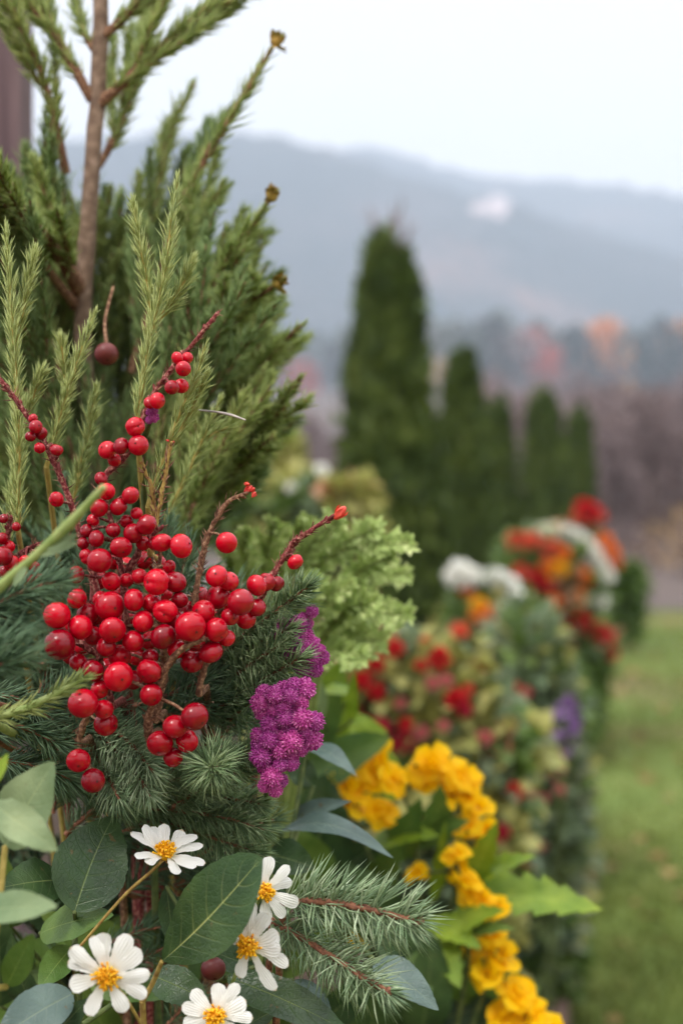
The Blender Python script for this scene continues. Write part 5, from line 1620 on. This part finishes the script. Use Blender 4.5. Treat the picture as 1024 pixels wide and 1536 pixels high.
leafy('sage_plant', 'blurred sage green leaves with yellow stalks nearest the camera at the left edge', (-20, 1480), .41,
      [((8, 1270), (78, 1143), 92, .425, .42, (-.3, -1, .3), 'leaf_pale', ovate, K(.12, .02, .05)),
       ((-12, 1205), (86, 1276), 56, .40, .395, (-.1, -1, .7), 'leaf_pale', ovate, K(.12, .04, .03)),
       ((-40, 1368), (84, 1358), 56, .40, .385, (0, -1, .8), 'leaf_pale', ovate, K(.12, .03, .03)),
       ((-14, 1180), (12, 1130), 22, .40, .4, (-.3, -1, .2), 'leaf_lime', ovate, K(.12, .0, .03)),
       ((10, 1480), (50, 1400), 44, .43, .42, (.2, -1, .3), 'leaf_olive', ovate, K(.1))], 'sprigstem', stem_r=.0014)
leafy('blue_leaf_plant', 'blue green leaves with pale midribs at the bottom left corner', (120, 1540), .47,
      [((110, 1490), (-8, 1560), 76, .455, .44, (-.1, -1, .6), 'leaf_blue', ovate, K(.14, .06, .06)),
       ((60, 1580), (130, 1500), 50, .46, .45, (0, -1, .4), 'leaf_dark', ovate, K(.14, .06, .06)),
       ((226, 1462), (312, 1500), 58, .49, .48, (.1, -1, .6), 'leaf_dark', ovate, K(.12, .05, .08))], 'darkstem')
leafy('long_leaf_plant', 'long dark leaves lying under the daisies and fir shoots at the bottom', (330, 1470), .5,
      [((340, 1465), (530, 1548), 62, .49, .475, (.15, -1, .7), 'leaf_dark', lance, K(.12, .05, .06)),
       ((440, 1470), (500, 1560), 54, .51, .5, (.1, -1, .5), 'leaf_blue', lance, K(.12, .05, .06)),
       ((250, 1330), (262, 1430), 34, .52, .52, (.2, -1, .1), 'leaf_dark', lance, K(.1)),
       ((380, 1450), (300, 1420), 40, .53, .53, (0, -1, .4), 'leaf_dark', lance, K(.1)),
       ((330, 1560), (420, 1510), 50, .52, .5, (0, -1, .6), 'leaf_dark', lance, K(.1))], 'darkstem')
leafy('grey_leaf_plant', 'arching blue grey leaves between the magenta flower and the yellow flowers', (430, 1290), .6,
      [((420, 1246), (586, 1272), 44, .60, .575, (0, -.6, 1), 'leaf_blue', lance, K(.14, .16, .10)),
       ((460, 1120), (534, 1158), 34, .62, .6, (0, -.7, 1), 'leaf_blue', lance, K(.14, .12, .08)),
       ((440, 1230), (520, 1200), 30, .62, .6, (0, -1, .6), 'leaf_blue', lance, K(.14, .1, .08)),
       ((400, 1280), (470, 1300), 60, .58, .57, (0, -1, .6), 'leaf_dark', ovate, K(.1, .05, .05)),
       ((560, 1440), (658, 1512), 56, .545, .53, (.3, -1, .6), 'leaf_blue', lance, K(.14, .06, .06)),
       ((470, 1180), (430, 1130), 40, .62, .62, (0, -1, .3), 'leaf_dark', ovate, K(.1))], 'darkstem', stem_r=.0014)

# dark leafy underplanting in the gaps
def under(label, spots, d, mats, seed, w=60, ln=110):
    r2 = np.random.default_rng(seed)
    lv = []
    for (px, py) in spots:
        a = r2.uniform(-.4, 3.5)
        L = ln * r2.uniform(.8, 1.3)
        dd = d + r2.uniform(-.03, .05)
        lv.append(((px - math.cos(a) * L / 2, py + math.sin(a) * L / 2), (px + math.cos(a) * L / 2, py - math.sin(a) * L / 2), w * r2.uniform(.8, 1.2), dd, dd - .02,
                   (r2.normal(0, .3), -1, r2.uniform(.2, .8)), mats[r2.integers(len(mats))], ovate, K(.12, r2.uniform(0, .08), r2.uniform(0, .1))))
    leafy('underplanting', label, (sum(s[0] for s in spots) / len(spots), max(s[1] for s in spots) + 60), d + .04, lv, 'darkstem', 'plant')
under('dark leaves in the shade behind the daisies at the bottom', [(0, 1440), (20, 1510), (-25, 1390), (10, 1340), (40, 1470), (-10, 1540), (70, 1540), (60, 1440), (130, 1400), (200, 1400), (200, 1480), (260, 1380), (300, 1440), (360, 1390), (420, 1440), (330, 1320), (400, 1510), (470, 1510), (240, 1520), (150, 1530), (60, 1360), (520, 1500), (450, 1420)], .60, ['leaf_dark', 'leaf_olive'], 1)
under('dark leaves in the shade below the yellow flowers', [(520, 1300), (560, 1360), (600, 1420), (640, 1480), (700, 1450), (560, 1500), (620, 1540), (690, 1520), (480, 1240), (520, 1140), (460, 1180), (480, 1080), (500, 1340), (740, 1500), (450, 1290), (700, 1560)], .78, ['leaf_dark', 'leaf_olive', 'leaf_dark'], 2, 90, 130)
under('broad yellow green leaves behind the lower magenta flower', [(480, 1110), (520, 1100), (560, 1140), (500, 1060), (540, 1180), (470, 1150)], .86, ['leaf_lime', 'leaf_olive'], 3, 70, 120)
under('tiered pale yellow leaf spray under the pale green shrub', [(455, 1030), (480, 1042), (505, 1036), (530, 1046)], .75, ['leaf_lime', 'leaf_pale'], 4, 22, 52)

# ---------------------------------------------------------------- yellow flowers
def frilled(g, c, R_, nrm, n=9):
    """a frilled open flower: cupped petals with wavy rims"""
    up = np.array((0, 0, 1.0)); sx = unit(np.cross(up, nrm)); sy = np.cross(nrm, sx)
    pr = lambda v: np.clip(.25 + .9 * np.sin(math.pi * v * .6) ** 1.2, 0, 1.1) * np.sqrt(np.clip((1 - v) / .12, 0, 1))
    for ring, (m, lift, s) in enumerate(((n, .3, 1.0), (n - 3, 1.2, .8))):
        for k in range(m):
            a = k * 2 * math.pi / m + ring * .4 + rng.normal(0, .15)
            e = math.cos(a) * sx + math.sin(a) * sy
            d = unit(e + nrm * (lift + rng.normal(0, .3)))
            blade(g, c + e * R_ * .06, c + d * R_ * s * rng.uniform(.75, 1.2), R_ * .8, nrm - e * lift, pr, 7, 9, .15, .08, .12, .07)
def yellow_plant(label, seed, base_px, d, stems, flowers, leaves):
    bx = P(base_px, 0, d)[0]
    b0 = np.array((bx, d + .02, soil(bx, d + .02)))
    root = thing('yellow_flower_plant', label, 'flowers', b0, 'amber flowered plants')
    g = G(); allp = []
    for ln in stems:
        p = path(ln, d + .01, d, 20)
        p = np.vstack((spline([b0, (b0 + p[0]) / 2 + (0, 0, .01), p[0]], 8)[:-1], p))
        tube(g, p, [.0024, .0016, .001], 7); allp.append(p)
    pts = np.vstack(allp)
    for (px, py, r, zz) in flowers:
        dd = d + zz; c = P(px, py, dd)
        i = np.argmin(np.linalg.norm(pts - c, axis=1))
        tube(g, [pts[i], (pts[i] + c) / 2 + (0, .003, -.002), c], [.001, .0008], 5)
    g.build('stem', M['darkstem'], root)
    for (px, py, r, zz) in flowers:
        gf = G(); dd = d + zz
        for k in range(2):
            nrm = unit(np.array((rng.normal(0, .6), -.8, .9 + rng.normal(0, .5))))
            frilled(gf, P(px + rng.normal(0, r * .42), py + rng.normal(0, r * .38), dd + .003 * k), r / F * dd * rng.uniform(.85, 1.15), nrm, 5)
        gf.build('flower', M['yellow_petal'], root)
    for (bp, tp, w, nrm, mat, teeth) in leaves:
        gl = G()
        prof = lambda v, t=teeth: np.sin(math.pi * np.clip(v, 0, 1) ** .7) ** .85 * (1 - .34 * ((v * t) % 1.0)) 
        b, t = P(bp[0], bp[1], d + .01), P(tp[0], tp[1], d - .02)
        blade(gl, b, t, w / F * d, nrm, prof, 11, 60, .15, .05, .05, .03)
        i = np.argmin(np.linalg.norm(pts - b, axis=1))
        tube(gl, [pts[i], (pts[i] + b) / 2, b], [.0012, .001], 5)
        gl.build('leaf', M[mat], root)
yellow_plant('amber yellow flowers strung in an arch, with toothed lime leaves', 1, 660, .78,
    [[(640, 1500), (630, 1350), (620, 1240), (600, 1180)], [(650, 1480), (680, 1340), (690, 1250), (690, 1180)], [(620, 1450), (560, 1300), (530, 1220)], [(690, 1480), (690, 1380), (690, 1300)]],
    [(575, 1160, 34, .0), (590, 1178, 26, -.004), (625, 1146, 32, .0), (628, 1172, 24, .004), (655, 1160, 26, .004), (675, 1165, 26, .0), (692, 1186, 30, .0), (712, 1222, 28, .0), (714, 1246, 24, -.004),
     (518, 1180, 22, .0), (535, 1200, 30, .0), (560, 1212, 32, -.004), (575, 1228, 24, .0), (512, 1200, 20, .004)],
    [((690, 1345), (902, 1358), 92, (0, -.8, 1), 'leaf_lime', 7), ((560, 1260), (655, 1250), 60, (0, -.8, .8), 'leaf_lime', 6), ((700, 1330), (800, 1280), 60, (0, -.7, 1), 'leaf_lime', 7), ((590, 1290), (630, 1200), 60, (0, -1, .3), 'leaf_olive', 5),
     ((650, 1270), (660, 1180), 60, (0, -1, .2), 'leaf_olive', 5), ((700, 1330), (745, 1235), 52, (0, -1, .3), 'leaf_lime', 6), ((650, 1350), (668, 1235), 26, (0, -1, .1), 'leaf_lime', 4), ((560, 1330), (600, 1270), 60, (0, -1, .3), 'leaf_olive', 5), ((620, 1260), (700, 1230), 50, (0, -1, .5), 'leaf_olive', 5)])
yellow_plant('amber yellow flowers spilling down the lower right, below toothed leaves', 2, 690, .76,
    [[(680, 1560), (700, 1450), (700, 1350), (685, 1300)], [(700, 1560), (730, 1470), (745, 1420)], [(720, 1570), (760, 1530), (785, 1490)], [(640, 1560), (610, 1450), (600, 1410)]],
    [(683, 1288, 22, .0), (692, 1325, 24, .0), (700, 1345, 24, .004), (722, 1352, 26, .0), (738, 1362, 20, -.004), (690, 1305, 18, .004), (632, 1310, 24, .01), (742, 1408, 26, .0), (752, 1440, 30, .0), (745, 1425, 24, .004), (780, 1480, 28, .0), (776, 1510, 32, .0), (796, 1530, 28, -.004), (770, 1535, 26, .0), (560, 1408, 26, .02), (580, 1420, 20, .02), (622, 1412, 24, .02), (545, 1400, 20, .02), (705, 1435, 12, .01)],
    [((660, 1400), (752, 1362), 60, (0, -.8, .8), 'leaf_lime', 6), ((650, 1400), (690, 1480), 60, (0, -1, .4), 'leaf_lime', 6), ((620, 1400), (640, 1500), 64, (0, -1, .3), 'leaf_olive', 6), ((640, 1380), (720, 1420), 56, (0, -.8, .8), 'leaf_lime', 6), ((670, 1440), (600, 1480), 50, (0, -1, .4), 'leaf_olive', 6), ((680, 1400), (770, 1390), 40, (0, -.8, .8), 'leaf_olive', 6)])

# ---------------------------------------------------------------- the misty air
def haze():
    g = G()
    box(g, (0, 830, 209), 3400, 1880, 424)
    m = bpy.data.materials.new('misty_air'); m.use_nodes = True
    t = m.node_tree; t.nodes.clear()
    o = t.nodes.new('ShaderNodeOutputMaterial'); v = t.nodes.new('ShaderNodeVolumePrincipled')
    v.inputs['Color'].default_value = (.75, .85, 1.0, 1); v.inputs['Density'].default_value = .0009
    v.inputs['Anisotropy'].default_value = .0
    t.links.new(v.outputs[0], o.inputs['Volume'])
    tag(g.build('haze', m, smooth=False), kind='stuff')
haze()
